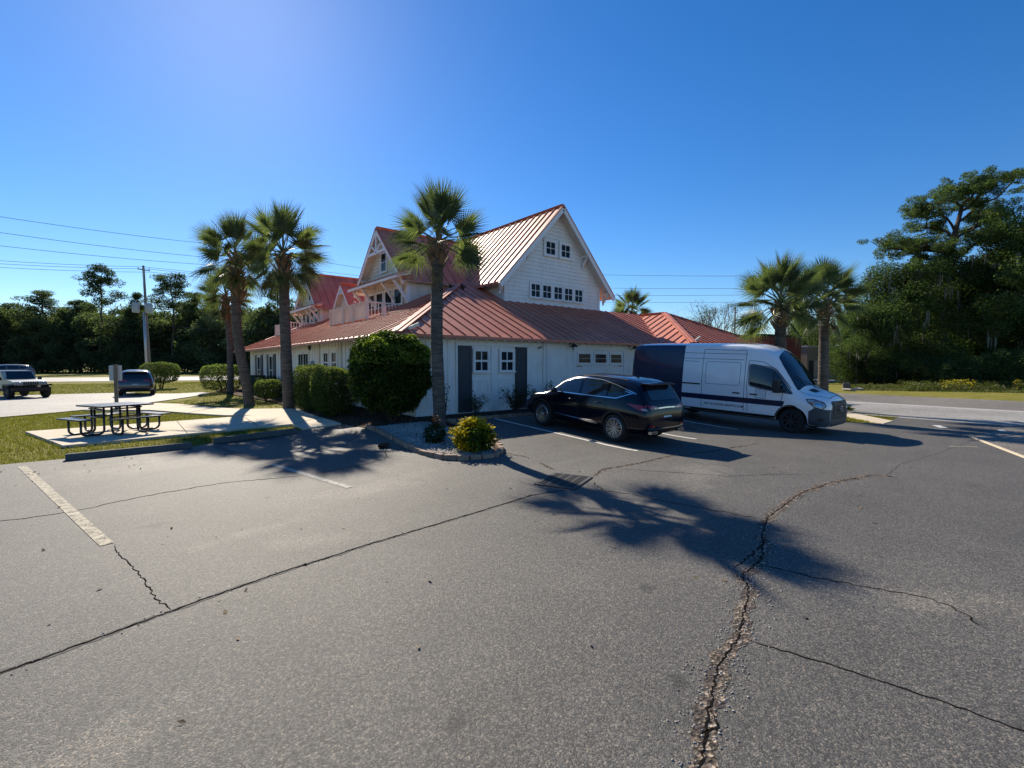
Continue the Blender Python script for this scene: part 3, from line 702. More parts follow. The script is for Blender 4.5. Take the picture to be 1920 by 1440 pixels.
# wall lamps
def wall_lamp(p, out):
    p, out = V(p), V(out); m = MB()
    m.tube([p, p+out*.05], .06, 12)
    m.tube([p+out*.05, p+out*.18+V((0, 0, .07)), p+out*.27+V((0, 0, .04)), p+out*.28-V((0, 0, .02))], .014, 8)
    b_ = m.build('wall_lamp', M['dark_metal'], HB, True)
    s_ = MB(); s_.lathe([(.03, .03), (.05, 0), (.075, -.03), (.16, -.11), (.165, -.125), (.155, -.125), (.07, -.04), (.001, -.03)], 16, Matrix.Translation(p+out*.28-V((0, 0, .03))))
    s_.build('lamp_shade', M['dark_metal'], b_)
wall_lamp((14.38, 13.88, 2.87), (0, -1, 0)); wall_lamp((18.45, 13.88, 2.87), (0, -1, 0))
m = MB(); m.box((12.78, 13.86, 2.67), (.05, .06, .05)); m.tube([(12.75, 13.86, 2.66), (12.62, 13.77, 2.63)], .03, 10); m.build('security_camera', M['dark_metal'], HB, True)
# left side openings
LX, LO = (0, -1, 0), (-1, 0, 0)
for a in (22.83, 21.73): window((7.36, a, 1.62), LX, .62, .92, 2, 2, LO, casing=.09, sash=True)
window((7.36, 19.55, 1.62), LX, .6, .92, 2, 2, LO, casing=.09, sash=True)
for a in (26.9, 26.0): window((7.36, a, .45), LX, .84, 2.1, 2, 2, LO, casing=.08, name='french_door', sash=True)
for a in (29.85, 33.3, 36.7):
    for q in (0, -.78): window((7.36, a+q, .75), LX, .70, 1.75, 1, 2, LO, casing=.07, sash=True)
    for s0 in (a+.10, a-1.62):
        m = MB(); m.bx(7.30, 7.35, s0, s0+.5, .62, 2.62); m.build('shutter', M['shutter'], HB, True)
m = MB(); m.bx(7.18, 7.35, 24.25, 24.65, .95, 2.15); m.build('meter_cabinet', M['trafo'], HB, True)
m = MB(); m.bx(7.24, 7.35, 23.8, 24.0, .6, 1.5); m.tube([(7.3, 24.45, .2), (7.3, 24.45, .95)], .03, 8); m.build('switch_box', M['trafo'], HB, True)
m = MB(); m.lathe([(.001, .05), (.12, .05), (.15, 0), (.001, 0)], 16, Matrix.Translation((7.33, 24.9, 2.83)) @ Matrix.Rotation(-math.pi/2, 4, 'Y')); m.build('wall_light', M['dark_metal'], HB, True)
m = MB(); m.bx(7.29, 7.36, 23.35, 23.5, -.05, 3.2); m.bx(7.29, 7.36, 20.45, 20.6, -.05, 3.2); m.build('pilaster', M['cream'], HB, True)
# rafter tails
rt = MB(); rt.beam((0, 0, 0), (0, .5, .5*mS), .045, .10); rt = rt.mesh('rafter_tail', M['trim'])
for x in np.arange(6.62, 20.1, .405):
    o = link('rafter_tail', rt, HB); o.location = V((x, 13.43, 2.865))-V(HB.location)
for x in np.arange(20.5, 29, .405):
    o = link('rafter_tail', rt, HB); o.location = V((x, 11.73, 2.865))-V(HB.location)
rl_ = MB(); rl_.beam((0, 0, 0), (.9, 0, .9*mS), .05, .10); rl_ = rl_.mesh('rafter_tail', M['cream'])
for y in np.arange(13.7, 39.8, .405):
    o = link('rafter_tail', rl_, HB); o.location = V((6.48, y, 2.87))-V(HB.location)
for y in np.arange(11.9, 13.3, .405):
    o = link('rafter_tail', rl_, HB); o.location = V((20.23, y, 2.87))-V(HB.location)
for x in (21.6, 23.2, 24.8, 26.4, 28.0):
    m = MB(); m.beam((x, 12.3, 2.3), (x, 11.85, 2.8), .09, .09); m.build('eave_bracket', M['cream'], HB, True)
for y in (14.6, 16.5): pass
m = MB(); m.bx(6.44, 20.25, 13.385, 13.4, 2.86, 2.935); m.build('drip_edge', M['roof'], HB, True)
m = MB(); m.bx(6.435, 6.45, 13.385, 40, 2.86, 2.935); m.build('drip_edge', M['roof'], HB, True)
m = MB(); m.bx(20.185, 29, 11.685, 11.7, 2.86, 2.935); m.bx(20.185, 20.2, 11.7, 13.385, 2.86, 2.935); m.build('drip_edge', M['roof'], HB, True)
m = MB(); m.box((9.0, 19.85, lz(9.0)+.2), (.14, .14, .4)); m.build('roof_vent', M['cream'], HB, True)
for px, py in ((11.95, 19.05), (12.3, 18.6)):
    m = MB(); m.box((px, py, lz(11.9)+.12), (.22, .16, .12)); m.tube([(px, py, lz(11.9)), (px-.16, py-.12, lz(11.9)+.2)], .06, 8); m.build('flood_light', M['dark_metal'], HB, True)

# --- dormers that look left
def rx_main(z): return RX-HS+(z-EZ)/SL if z > EZ else RX-HS+.3
def dormer(yc, half, az2, ez, xf, xw, balcony=None, pent=None, win=True, doors=True):
    xe, xr = rx_main(ez)+.1, rx_main(az2)+.05; sl = (az2-ez)/half
    roof_plane([(xf, yc-half, ez), (xe, yc-half, ez), (xr, yc, az2), (xf, yc, az2)], (1, 0, 0), (0, 1, sl), .5)
    m = MB(); m.prism([(xf, yc, az2-.003), (xr, yc, az2-.003), (xe, yc+half, ez), (xf, yc+half, ez)], (0, 0, -.04)); m.build('rear_roof', M['roof'], HB, True)
    m = MB(); m.prism([(xf+.02, yc+.03, az2-.075), (xw+.1, yc+.03, az2-.075), (xw+.1, yc+half-.03, ez-.045), (xf+.02, yc+half-.03, ez-.045)], (0, 0, -.03)); m.build('soffit', M['cream'], HB, True)
    cap((xf, yc, az2), (xr, yc, az2), .2)
    # cheeks and face
    ins = .45 if half > 2 else .22
    m = MB(); m.bx(xw+.1, 14.3, yc-half+ins, yc-half+ins+.1, 3.4, ez+sl*ins-.05); m.bx(xw+.1, 14.3, yc+half-ins-.1, yc+half-ins, 3.4, ez+sl*ins-.05); m.build('dormer_cheek', M['cream'], HB, True)
    sd_ = MB()
    for z in np.arange(4.6, ez+sl*ins-.2, .19): sd_.bx(xw+.1, 14.2, yc-half+ins-.02, yc-half+ins, z, z+.17)
    sd_.build('dormer_siding', M['cream'], HB, True)['kind'] = 'stuff'
    yw = half-ins
    m = MB(); m.prism([(xw, yc-yw, 3.4), (xw, yc+yw, 3.4), (xw, yc+yw, ez+sl*ins-.06), (xw, yc, az2-.08), (xw, yc-yw, ez+sl*ins-.06)], (.1, 0, 0)); fw = m.build('dormer_wall', M['cream'], HB, True)
    z = ez+.2
    while z < az2-.3:
        hw_ = min(yw, (az2-.1-z-.18)/sl)
        if hw_ > .1:
            m = MB(); m.bx(xw-.03, xw, yc-hw_, yc+hw_, z, z+.175); m.build('siding_plank', M['cream'], fw)
        z += .19
    for a in (yc-yw-.03, yc+yw-.1):
        m = MB(); m.bx(xw-.035, xw+.12, a, a+.13, 3.6, ez+.3); m.build('corner_board', M['trim'], HB, True)
    # barge boards with truss in the peak
    for s in (-1, 1):
        m = MB(); m.beam((xf-.03, yc+s*.02, az2-.17), (xf-.03, yc+s*(half+.03), ez-.17), .05, .2 if half > 2 else .13); m.build('barge_board', M['trim'], HB, True)
        m = MB(); m.beam((xf-.035, yc, az2-.02), (xf-.035, yc+s*(half+.05), ez-.05), .07, .05); m.build('barge_cap', M['roof'], HB, True)
    zt_ = az2-half*.42*sl; tw = half*.40; k = half/3.0
    m = MB(); m.beam((xf-.02, yc-tw, zt_), (xf-.02, yc+tw, zt_), .08, .14*k)
    m.beam((xf-.02, yc, zt_), (xf-.02, yc, az2-.25*k), .08, .10*k, (0, 1, 0))
    for s in (-1, 1):
        m.beam((xf-.02, yc, zt_+.05), (xf-.02, yc+s*tw*.52, az2-.60*tw*sl-.1), .07, .09*k)
    m.build('gable_truss', M['trim'], HB, True)
    for s in (-1, 1):
        yy = yc+s*half*.72; zz = ez+sl*half*.28-.25
        m = MB(); m.beam((xf, yy, zz), (xw, yy, zz), .1*k, .1*k); m.beam((xf+.05, yy, zz-.05), (xw, yy, zz-.5*k), .08*k, .08*k); m.build('gable_bracket', M['trim'], HB, True)
    if win: window((xw-.035, yc+.30*k, ez+.85*k), LX, .62*k, .95*k, 1, 2, LO, casing=.10*k, bar=.03)
    if pent:
        xo, zo, zi = pent
        roof_plane([(xo, yc+half+.02, zo), (xo, yc-half-.02, zo), (xw, yc-half-.02, zi), (xw, yc+half+.02, zi)], (0, -1, 0), (xw-xo, 0, zi-zo), .5)
        m = MB(); m.bx(xo-.02, xo+.04, yc-half-.03, yc+half+.03, zo-.15, zo-.045); m.build('pent_fascia', M['trim'], HB, True)
        for yy in np.arange(yc-half+.2, yc+half, .6):
            m = MB(); m.beam((xo+.03, yy, zo-.1), (xw, yy, zi-.12), .06, .09); m.build('pent_rafter', M['trim'], HB, True)
        for yy in (yc-half+.5, yc-half*.42, yc+half*.42, yc+half-.5):
            m = MB(); m.beam((xo+.12, yy, zo-.16), (xw-.04, yy, zo-1.05), .10, .12); m.beam((xo+.1, yy, zo-.13), (xw, yy, zo-.13), .1, .1); m.build('knee_brace', M['trim'], HB, True)
    if doors:
        n = 4; wd = (yw*2-.8)/n
        for i in range(n): window((xw-.035, yc+yw-.4-i*wd-.12, 4.2), LX, wd-.26, 1.55, 1, 2, LO, casing=.09, bar=.04, name='balcony_door')
    if balcony:
        xb, y0, y1, zr = balcony; zb = lz(xb)
        m = MB(); m.bx(xb+.1, xw-.04, y0+.1, y1-.1, zb-.3, zb-.02); m.build('balcony_deck', M['cream'], HB, True)
        rl2 = MB(); rl2.bx(xb-.05, xb+.05, y0-.05, y1+.05, zr-.04, zr+.02); rl2.bx(xb-.02, xb+.02, y0, y1, zr-.75, zr-.69); rl2.bx(xb-.02, xb+.02, y0, y1, zr-.12, zr-.06)
        xs_ = xb+(zr-zb)/mS
        for yy in (y0, y1):
            rl2.bx(xb+.05, min(xw, xs_), yy-.05, yy+.05, zr-.04, zr+.02); rl2.beam((xb+.05, yy, zr-.72), (min(xw, xs_), yy, zr-.72+.0), .04, .05)
        rail = rl2.build('balcony_railing', M['cream'], HB, True)
        n = 4
        for i in range(n+1):
            yy = y0+(y1-y0)*[0, .35, .6, .62, 1][i]
            m = MB(); m.bx(xb-.06, xb+.06, yy-.06, yy+.06, zb-.05, zr+.05); m.build('railing_post', M['cream'], rail)
        bl = MB()
        for yy in np.arange(y0+.1, y1-.05, .085): bl.bx(xb-.018, xb+.018, yy-.02, yy+.02, zr-.71, zr-.04)
        for yy in (y0, y1):
            for xx in np.arange(xb+.2, xs_-.1, .17): bl.bx(xx-.02, xx+.02, yy-.02, yy+.02, max(lz(xx), zr-.71), zr-.04)
        bl.build('baluster_row', M['cream'], rail)['kind'] = 'stuff'
dormer(23.65, 3.0, 8.98, 5.95, 10.35, 10.78, balcony=(8.8, 21.2, 26.05, 4.86), pent=(9.95, 6.16, 6.45))
dormer(30.1, 1.45, 7.02, 5.55, 10.8, 11.15, win=True, doors=False)
dormer(36.15, 2.72, 8.5, 5.78, 10.35, 10.78, balcony=(8.8, 33.9, 37.75, 4.78), pent=(9.95, 5.95, 6.2))
# ------------------------------------------------------------------ vehicles: lofted bodies, parts laid on the surface by ray
def pchip(x, y, xi):
    x, y = np.asarray(x, float), np.asarray(y, float); hk = np.diff(x); dk = np.diff(y)/hk; n = len(x); d = np.zeros(n)
    for i in range(1, n-1):
        if dk[i-1]*dk[i] > 0:
            w1, w2 = 2*hk[i]+hk[i-1], hk[i]+2*hk[i-1]; d[i] = (w1+w2)/(w1/dk[i-1]+w2/dk[i])
    d[0], d[-1] = dk[0], dk[-1]
    j = np.clip(np.searchsorted(x, xi)-1, 0, n-2); t = (xi-x[j])/hk[j]
    return ((1+2*t)*(1-t)**2*y[j] + t*(1-t)**2*hk[j]*d[j] + t*t*(3-2*t)*y[j+1] + t*t*(t-1)*hk[j]*d[j+1])

class Body:
    """axes: x = across, y = length (0 rear .. L front), z up"""
    def __init__(s, S, rings, ns=56, nt=30, extra=(), creases=()):
        S = np.asarray(S, float); A = np.asarray(rings, float)          # (stations, k, 2)
        k = A.shape[1]; ys = np.unique(np.concatenate([np.linspace(S[0], S[-1], ns), S, np.asarray(extra, float)]))
        G = np.stack([np.stack([pchip(S, A[:, j, c], ys) for j in range(k)], 1) for c in (0, 1)], 2)   # (n,k,2)
        ti = np.linspace(0, k-1, nt); H = np.zeros((len(ys), nt, 2))
        for i in range(len(ys)):
            for c in (0, 1): H[i, :, c] = pchip(np.arange(k), G[i, :, c], ti)
        H[:, 0, 0] = 0; H[:, -1, 0] = 0
        s.ys, s.H = ys, H; vs = []; fs = []; n = len(ys); r = 2*nt-2
        for i in range(n):
            ring = [(H[i, j, 0], ys[i], H[i, j, 1]) for j in range(nt)] + [(-H[i, j, 0], ys[i], H[i, j, 1]) for j in range(nt-2, 0, -1)]
            vs += ring
        for i in range(n-1):
            for j in range(r): fs.append((i*r+j, i*r+(j+1) % r, (i+1)*r+(j+1) % r, (i+1)*r+j))
        fs.append(tuple(range(r))); fs.append(tuple(range((n-1)*r, n*r))[::-1])
        s.vs, s.fs = vs, fs; s.ymap = lambda y: y
        s.bvh = BVHTree.FromPolygons([V(p) for p in vs], fs)
    def mesh(s, name, mats, arches=(), mi=None):
        bm = bmesh.new(); bv = [bm.verts.new(p) for p in s.vs]
        for f in s.fs: bm.faces.new([bv[i] for i in f])
        bmesh.ops.recalc_face_normals(bm, faces=bm.faces[:])
        if mi:
            for f in bm.faces: f.material_index = mi(f.calc_center_median())
        me = bpy.data.meshes.new(name); bm.to_mesh(me); bm.free()
        for m in mats: me.materials.append(m)
        if arches:
            o = bpy.data.objects.new('tmp', me); COL.objects.link(o); cut = MB(); na = len(mats)
            me.materials.append(M['black_plastic'])
            for (x, y, z, r, wd) in arches:
                Mx = Matrix.Translation((x-wd/2, y, z)) @ Matrix.Rotation(math.pi/2, 4, 'Y')
                prof = [(0.0001, 0), (r, 0), (r, wd), (0.0001, wd)]; n = 40; c0 = len(cut.v)
                vs = [Mx @ V((r*math.cos(2*math.pi*q/n), r*math.sin(2*math.pi*q/n), h_)) for h_ in (0, wd) for q in range(n)]
                cut.add(vs, [tuple(range(n))[::-1], tuple(range(n, 2*n))] + [(q, (q+1) % n, n+(q+1) % n, n+q) for q in range(n)])
            cm = cut.mesh('cut', [M['black_plastic']]); co = bpy.data.objects.new('cut', cm); COL.objects.link(co)
            md = o.modifiers.new('b', 'BOOLEAN'); md.operation = 'DIFFERENCE'; md.object = co; md.solver = 'EXACT'; md.material_mode = 'TRANSFER'
            dg = bpy.context.evaluated_depsgraph_get(); me2 = bpy.data.meshes.new_from_object(o.evaluated_get(dg))
            bpy.data.objects.remove(o); bpy.data.objects.remove(co); me = me2; me.name = name
        me.polygons.foreach_set('use_smooth', [True]*len(me.polygons)); me.set_sharp_from_angle(angle=R(32)); return me
    def hit(s, o, d):
        r = s.bvh.ray_cast(V(o), V(d)); 
        if r[0] is None: r = s.bvh.find_nearest(V(o)+V(d)*3)
        return r[0], r[1]
    def patch(s, name, poly, face, mat, parent, off=.006, step=.12, thick=0.0, smooth=True):
        """lay a 2D polygon on the body. face: 'R'/'L' polygon in (y,z); 'F'/'B' in (x,z); 'T' in (x,y)"""
        bm = grid_poly(poly, step)
        for v in bm.verts:
            a, b_ = v.co.x, v.co.y
            if face in 'RL': a = s.ymap(a)
            elif face == 'T': b_ = s.ymap(b_)
            if face == 'R': o, d = (4, a, b_), (-1, 0, 0)
            elif face == 'L': o, d = (-4, a, b_), (1, 0, 0)
            elif face == 'F': o, d = (a, 12, b_), (0, -1, 0)
            elif face == 'B': o, d = (a, -5, b_), (0, 1, 0)
            else: o, d = (a, b_, 6), (0, 0, -1)
            p, nrm = s.hit(o, d); 
            if nrm.dot(V(d)) > 0: nrm = -nrm
            v.co = p+nrm*off
        if thick:
            bmesh.ops.recalc_face_normals(bm, faces=bm.faces[:])
            bmesh.ops.solidify(bm, geom=bm.faces[:], thickness=-thick)
        me = bpy.data.meshes.new(name); bm.to_mesh(me); bm.free(); me.materials.append(mat)
        if smooth:
            me.polygons.foreach_set('use_smooth', [True]*len(me.polygons)); me.set_sharp_from_angle(angle=R(40))
        return link(name, me, parent)
    def line(s, name, pts, face, wd, mat, parent, off=.004, closed=False):
        """thin strip along a 2D polyline laid on the body"""
        pts = [V((p[0], p[1])) for p in pts]; n = len(pts)
        m = MB(); L_, R_ = [], []
        dense = []
        for i in range(n-1 + (1 if closed else 0)):
            a, c = pts[i], pts[(i+1) % n]; k = max(1, int((c-a).length/.12))
            for q in range(k): dense.append(a.lerp(c, q/k))
        if not closed: dense.append(pts[-1])
        D = len(dense)
        for i, p in enumerate(dense):
            a = dense[(i-1) % D] if closed or i > 0 else p; c = dense[(i+1) % D] if closed or i < D-1 else p
            t = (c-a).normalized(); nn = V((-t.y, t.x))*wd/2
            for q, lst in ((p-nn, L_), (p+nn, R_)):
                q = V((s.ymap(q.x), q.y)) if face in 'RL' else V((q.x, s.ymap(q.y))) if face == 'T' else q
                if face in 'RL': o, d = ((4 if face == 'R' else -4), q.x, q.y), ((-1 if face == 'R' else 1), 0, 0)
                elif face == 'F': o, d = (q.x, 12, q.y), (0, -1, 0)
                elif face == 'B': o, d = (q.x, -5, q.y), (0, 1, 0)
                else: o, d = (q.x, q.y, 6), (0, 0, -1)
                h_, nr = s.hit(o, d)
                if nr.dot(V(d)) > 0: nr = -nr
                lst.append(h_+nr*off)
        vs = L_+R_; fs = [(i, (i+1) % D, D+(i+1) % D, D+i) for i in range(D if closed else D-1)]
        m.add(vs, fs); return m.build(name, mat, parent, smooth=True)

def rpoly(pts, r=.05, n=4):
    """round the corners of a 2D polygon"""
    out = []; N = len(pts)
    for i in range(N):
        p, a, c = V(pts[i]), V(pts[i-1]), V(pts[(i+1) % N]); u = (a-p); w_ = (c-p); rr = min(r, u.length*.45, w_.length*.45)
        p0, p2 = p+u.normalized()*rr, p+w_.normalized()*rr
        for k in range(n+1):
            t = k/n; q = p0*(1-t)**2+p*2*t*(1-t)+p2*t*t; out.append((q.x, q.y))
    return out

def make_wheel(parent, x, y, z, r, rim_r, wd, side, spokes=10, rim_mat='rim', twin=True, dark=False):
    """wheel = tyre mesh, with rim and hub as sub-parts. side +1: outer face towards +x"""
    Mx = Matrix.Translation((x, y, z)) @ Matrix.Rotation(math.pi/2*side, 4, 'Y')
    t = MB(); h_ = wd/2
    t.lathe([(rim_r-.01, -h_+.02), (rim_r+.01, -h_), (r-.03, -h_), (r-.008, -h_+.025), (r, -h_+.05), (r, h_-.05), (r-.008, h_-.025), (r-.03, h_), (rim_r+.012, h_), (rim_r-.01, h_-.015), (rim_r-.03, h_-.10)], 36, Mx)
    wo = t.build('wheel', M['rubber'], parent, smooth=True, angle=40)
    rm = MB(); rm.lathe([(rim_r-.002, h_-.012), (rim_r-.018, h_-.004), (rim_r-.03, h_-.03), (rim_r-.035, h_-.12)], 36, Mx)
    n = spokes
    for k in range(n):
        for dl in ((-.09, .09) if twin else (0,)):
            a = 2*math.pi*k/n; a0 = a+dl*.25; a1 = a+dl*(1.55 if twin else 1)
            p0 = Mx @ V((.05*math.cos(a0), .05*math.sin(a0), h_-.03)); p1 = Mx @ V(((rim_r-.012)*math.cos(a1), (rim_r-.012)*math.sin(a1), h_-.014))
            rm.beam(p0, p1, .020 if twin else .05, .022, Mx.to_3x3() @ V((0, 0, 1)))
    rm.lathe([(.001, h_-.012), (.045, h_-.014), (.062, h_-.03), (.065, h_-.06)], 20, Mx)
    rm.build('rim', M[rim_mat], wo, smooth=True, angle=35)
    bk = MB(); bk.lathe([(.001, h_-.11), (rim_r-.03, h_-.11)], 24, Mx); bk.build('brake_disc', M['dark_metal' if not dark else 'black_plastic'], wo)
    return wo

SUV_S = [0, .05, .18, .42, .8, 1.3, 2.0, 2.6, 3.0, 3.35, 3.68, 4.1, 4.42, 4.62, 4.72]
def suv_rings():
    zb = [.46, .34, .29, .26, .24, .22, .21, .21, .21, .21, .22, .23, .25, .30, .40]
    wb = [.62, .74, .79, .80, .80, .80, .80, .80, .80, .80, .80, .79, .76, .66, .50]
    zs = [.52, .48, .45, .43, .42, .42, .42, .42, .42, .42, .42, .42, .43, .45, .50]
    ws = [.70, .83, .885, .905, .915, .90, .895, .895, .895, .90, .91, .905, .88, .78, .60]
    zm = [.62, .70, .76, .78, .78, .77, .76, .75, .75, .75, .75, .73, .70, .66, .60]
    wm = [.72, .85, .915, .94, .948, .945, .94, .94, .94, .945, .945, .93, .895, .79, .61]
    zl = [.68, .90, 1.03, 1.085, 1.10, 1.085, 1.06, 1.045, 1.03, 1.01, .985, .93, .86, .77, .66]
    wl = [.70, .80, .845, .875, .90, .905, .905, .90, .895, .885, .87, .84, .80, .70, .55]
    ze = [.70, .97, 1.17, 1.455, 1.555, 1.59, 1.595, 1.535, 1.42, 1.235, 1.05, .97, .89, .79, .67]
    we = [.60, .72, .715, .675, .655, .65, .65, .65, .66, .69, .73, .73, .68, .58, .45]
    zt = [.715, .99, 1.20, 1.525, 1.635, 1.665, 1.67, 1.615, 1.495, 1.30, 1.085, 1.005, .92, .81, .685]
    return [[(0, zb[i]), (wb[i]*.75, zb[i]), (ws[i], zs[i]), (wm[i], zm[i]), (wl[i], zl[i]), (we[i], ze[i]), (we[i]*.72, ze[i]*.3+zt[i]*.7), (0, zt[i])] for i in range(len(SUV_S))]
def crossover(name, label, paint, loc, yaw, pitch=0, group=None, detail=True, cat='car'):
    t = empty(name, loc, (pitch, 0, yaw), label, cat, group)
    B = Body(SUV_S, suv_rings(), 60, 34); ra, fa, wr = .97, 3.72, .365
    bo = link('body', B.mesh('body', [M[paint]], [(s*.9, y, .36, .405, .62) for s in (-1, 1) for y in (ra, fa)]), t)
    gl = M['car_glass']
    # side windows
    w1 = rpoly([(2.72, 1.10), (3.42, 1.085), (2.98, 1.395), (2.74, 1.47), (2.34, 1.515), (2.34, 1.105)], .04)
    front = rpoly([(2.30, 1.115), (3.38, 1.09), (2.98, 1.39), (2.70, 1.47), (2.30, 1.52)], .05)
    rear = rpoly([(1.32, 1.14), (2.20, 1.12), (2.20, 1.525), (1.60, 1.51), (1.32, 1.47)], .04)
    qtr = rpoly([(.98, 1.15), (1.26, 1.145), (1.26, 1.47), (1.0, 1.415), (.66, 1.30), (.72, 1.26)], .04)
    for f in 'RL':
        B.patch('side_window', front, f, gl, t); B.patch('side_window', rear, f, gl, t); B.patch('quarter_window', qtr, f, gl, t)
        if detail:
            B.line('window_trim', [(3.42, 1.085), (2.2, 1.10), (.98, 1.125), (.52, 1.29)], f, .022, M['chrome'], t, .008)
            B.line('roof_trim', [(3.42, 1.10), (3.0, 1.42), (2.7, 1.505), (2.2, 1.555), (1.6, 1.54), (1.1, 1.455), (.5, 1.305), (.42, 1.28)], f, .022, M['chrome'], t, .008)
            B.patch('pillar_finisher', [(.42, 1.265), (.78, 1.335), (.66, 1.29)], f, M['chrome'], t, .011)
            for p in ([(2.24, 1.10), (2.28, .45)], [(3.34, 1.06), (3.30, .75), (3.20, .45)], [(1.30, 1.12), (1.28, .85), (1.36, .62), (1.38, .45)], [(3.30, .43), (1.4, .43)]):
                B.line('door_seam', p, f, .012, M['black_plastic'], bo, .003)
            for y in (2.40, 1.42):
                s = 1 if f == 'R' else -1; m = MB(); m.tube([(s*.955, y, .955), (s*.975, y+.04, .96), (s*.975, y+.17, .955), (s*.955, y+.21, .95)], .013, 8); m.build('door_handle', M[paint], t, smooth=True)
            B.patch('sill_trim', [(1.55, .40), (1.62, .375), (1.95, .395), (3.15, .47), (3.15, .49), (2.2, .455), (1.75, .47)], f, M['chrome'], t, .012)
            s = 1 if f == 'R' else -1
            mr = MB(); Mx = Matrix.Translation((s*1.03, 3.13, 1.14)) @ Matrix.Scale(1, 4)
            mr.lathe([(.001, -.09), (.05, -.075), (.075, -.02), (.075, .03), (.055, .075), (.001, .085)], 14, Matrix.Translation((s*1.035, 3.14, 1.13)) @ Matrix.Rotation(math.pi/2, 4, 'Y'))
            mr.tube([(s*.90, 3.16, 1.08), (s*.99, 3.15, 1.10)], .03, 8); mr.build('wing_mirror', M[paint], t, smooth=True)
            for y in (ra, fa):
                pts = [(y+.43*math.cos(a), .36+.43*math.sin(a)) for a in np.linspace(-.25, math.pi+.25, 22)]
                B.line('arch_trim', pts, f, .05, M['black_plastic'], t, .006)
            B.line('crease', [(.3, .93), (1.3, .95), (2.6, .90), (3.9, .86)], f, .012, M[paint], bo, .007)
    B.patch('windscreen', rpoly([(-.60, 3.62), (.60, 3.62), (.56, 2.95), (-.56, 2.95)], .06), 'T', gl, t)
    B.patch('rear_window', rpoly([(-.60, 1.135), (.60, 1.135), (.55, 1.46), (-.55, 1.46)], .08), 'B', gl, t, .012)
    for s in (-1, 1):
        B.patch('tail_lamp', [(s*.40, .93), (s*.66, .935), (s*.83, .99), (s*.82, 1.03), (s*.60, 1.02), (s*.42, .985)], 'B', M['tail'], t, .012)
        B.patch('tail_lamp', [(.10, .90), (.16, .885), (.42, .965), (.62, 1.03), (.22, 1.03), (.12, .98)], 'R' if s > 0 else 'L', M['tail'], t, .012)
        if detail:
            B.patch('lamp_lens', [(s*.36, .945), (s*.56, .945), (s*.60, .975), (s*.40, .972)], 'B', M['lamp'], t, .018)
            B.patch('lamp_lens', [(.06, .905), (.13, .90), (.20, .945), (.09, .955)], 'R' if s > 0 else 'L', M['lamp'], t, .018)
            B.patch('reflector', [(s*.55, .50), (s*.76, .51), (s*.76, .55), (s*.56, .54)], 'B', M['tail'], t, .01)
            m = MB(); m.bx(s*.47, s*.72, -.035, .06, .335, .40); m.build('exhaust_tip', M['chrome'], t)
            m = MB(); m.bx(s*.49, s*.70, -.038, -.03, .35, .385); m.build('exhaust_mouth', M['black_plastic'], t)
    m = MB(); m.prism([(-.62, .46, 1.515), (.62, .46, 1.515), (.57, .20, 1.505), (-.57, .20, 1.505)], (0, 0, .035)); m.build('roof_spoiler', M[paint], t)
    B.patch('rear_apron', rpoly([(-.72, .30), (.72, .30), (.80, .47), (-.80, .47)], .03), 'B', M['black_plastic'], t, .008)
    B.line('apron_trim', [(-.80, .49), (-.45, .46), (.45, .46), (.80, .49)], 'B', .022, M['chrome'], t, .012) if detail else None
    m = MB(); Mx = Matrix.Rotation(R(-22), 3, 'X'); m.box((0, .035, .80), (.34, .02, .17), Mx); m.build('number_plate', M['plate'], t)
    if detail:
        B.line('lamp_bar', [(-.38, .955), (0, .965), (.38, .955)], 'B', .03, M['chrome'], t, .012)
        m = MB(); m.prism([(-.02, .95, 1.62), (.02, .95, 1.62), (.02, 1.12, 1.635), (-.02, 1.12, 1.635)], (0, 0, .02)); m.prism([(-.012, .96, 1.62), (-.012, 1.1, 1.64), (-.012, .93, 1.70)], (.024, 0, 0)); m.build('roof_antenna', M['black_plastic'], t)
        for s in (-1, 1): B.line('roof_rail', [(s*.60, .85), (s*.60, 1.5), (s*.60, 2.4)], 'T', .03, M['black_plastic'], t, .012)
        B.line('bonnet_seam', [(-.72, 3.66), (-.70, 4.3), (0, 4.45), (.70, 4.3), (.72, 3.66)], 'T', .012, M['black_plastic'], bo, .003)
        for s in (-1, 1): B.patch('headlamp', [(4.35, .72), (4.62, .70), (4.62, .76), (4.30, .83)], 'R' if s > 0 else 'L', M['lamp'], t, .01)
        B.patch('grille', rpoly([(-.40, .42), (.40, .42), (.50, .70), (-.50, .70)], .05), 'F', M['black_plastic'], t, .01)
    for s in (-1, 1):
        for y in (ra, fa): make_wheel(t, s*.825, y, wr, wr, .262, .245, s, 10)
    return t
# black crossover nosed in towards the house
zr, zf = hgt(10.5, 7.7), hgt(10.5, 10.45)
pt = math.atan2(zf-zr, 2.75)
crossover('parked_suv', 'glossy black crossover parked nose in beside the white van', 'black_paint', (10.53, 6.80, zr-.97*math.sin(pt)), 0, pt).scale = (.97, .97, .995)
crossover('parked_suv', 'dark slate suv seen from behind in the far lot beside a round shrub', 'slate_paint', (.72, 38.3, .0), R(-4), 0, detail=False)
crossover('grey_car', 'long grey car on the far highway behind the pale pickup', 'grey_paint', (-9.2, 92.0, .0), R(112), 0, detail=False).scale = (1.15, 1.25, 1.2)

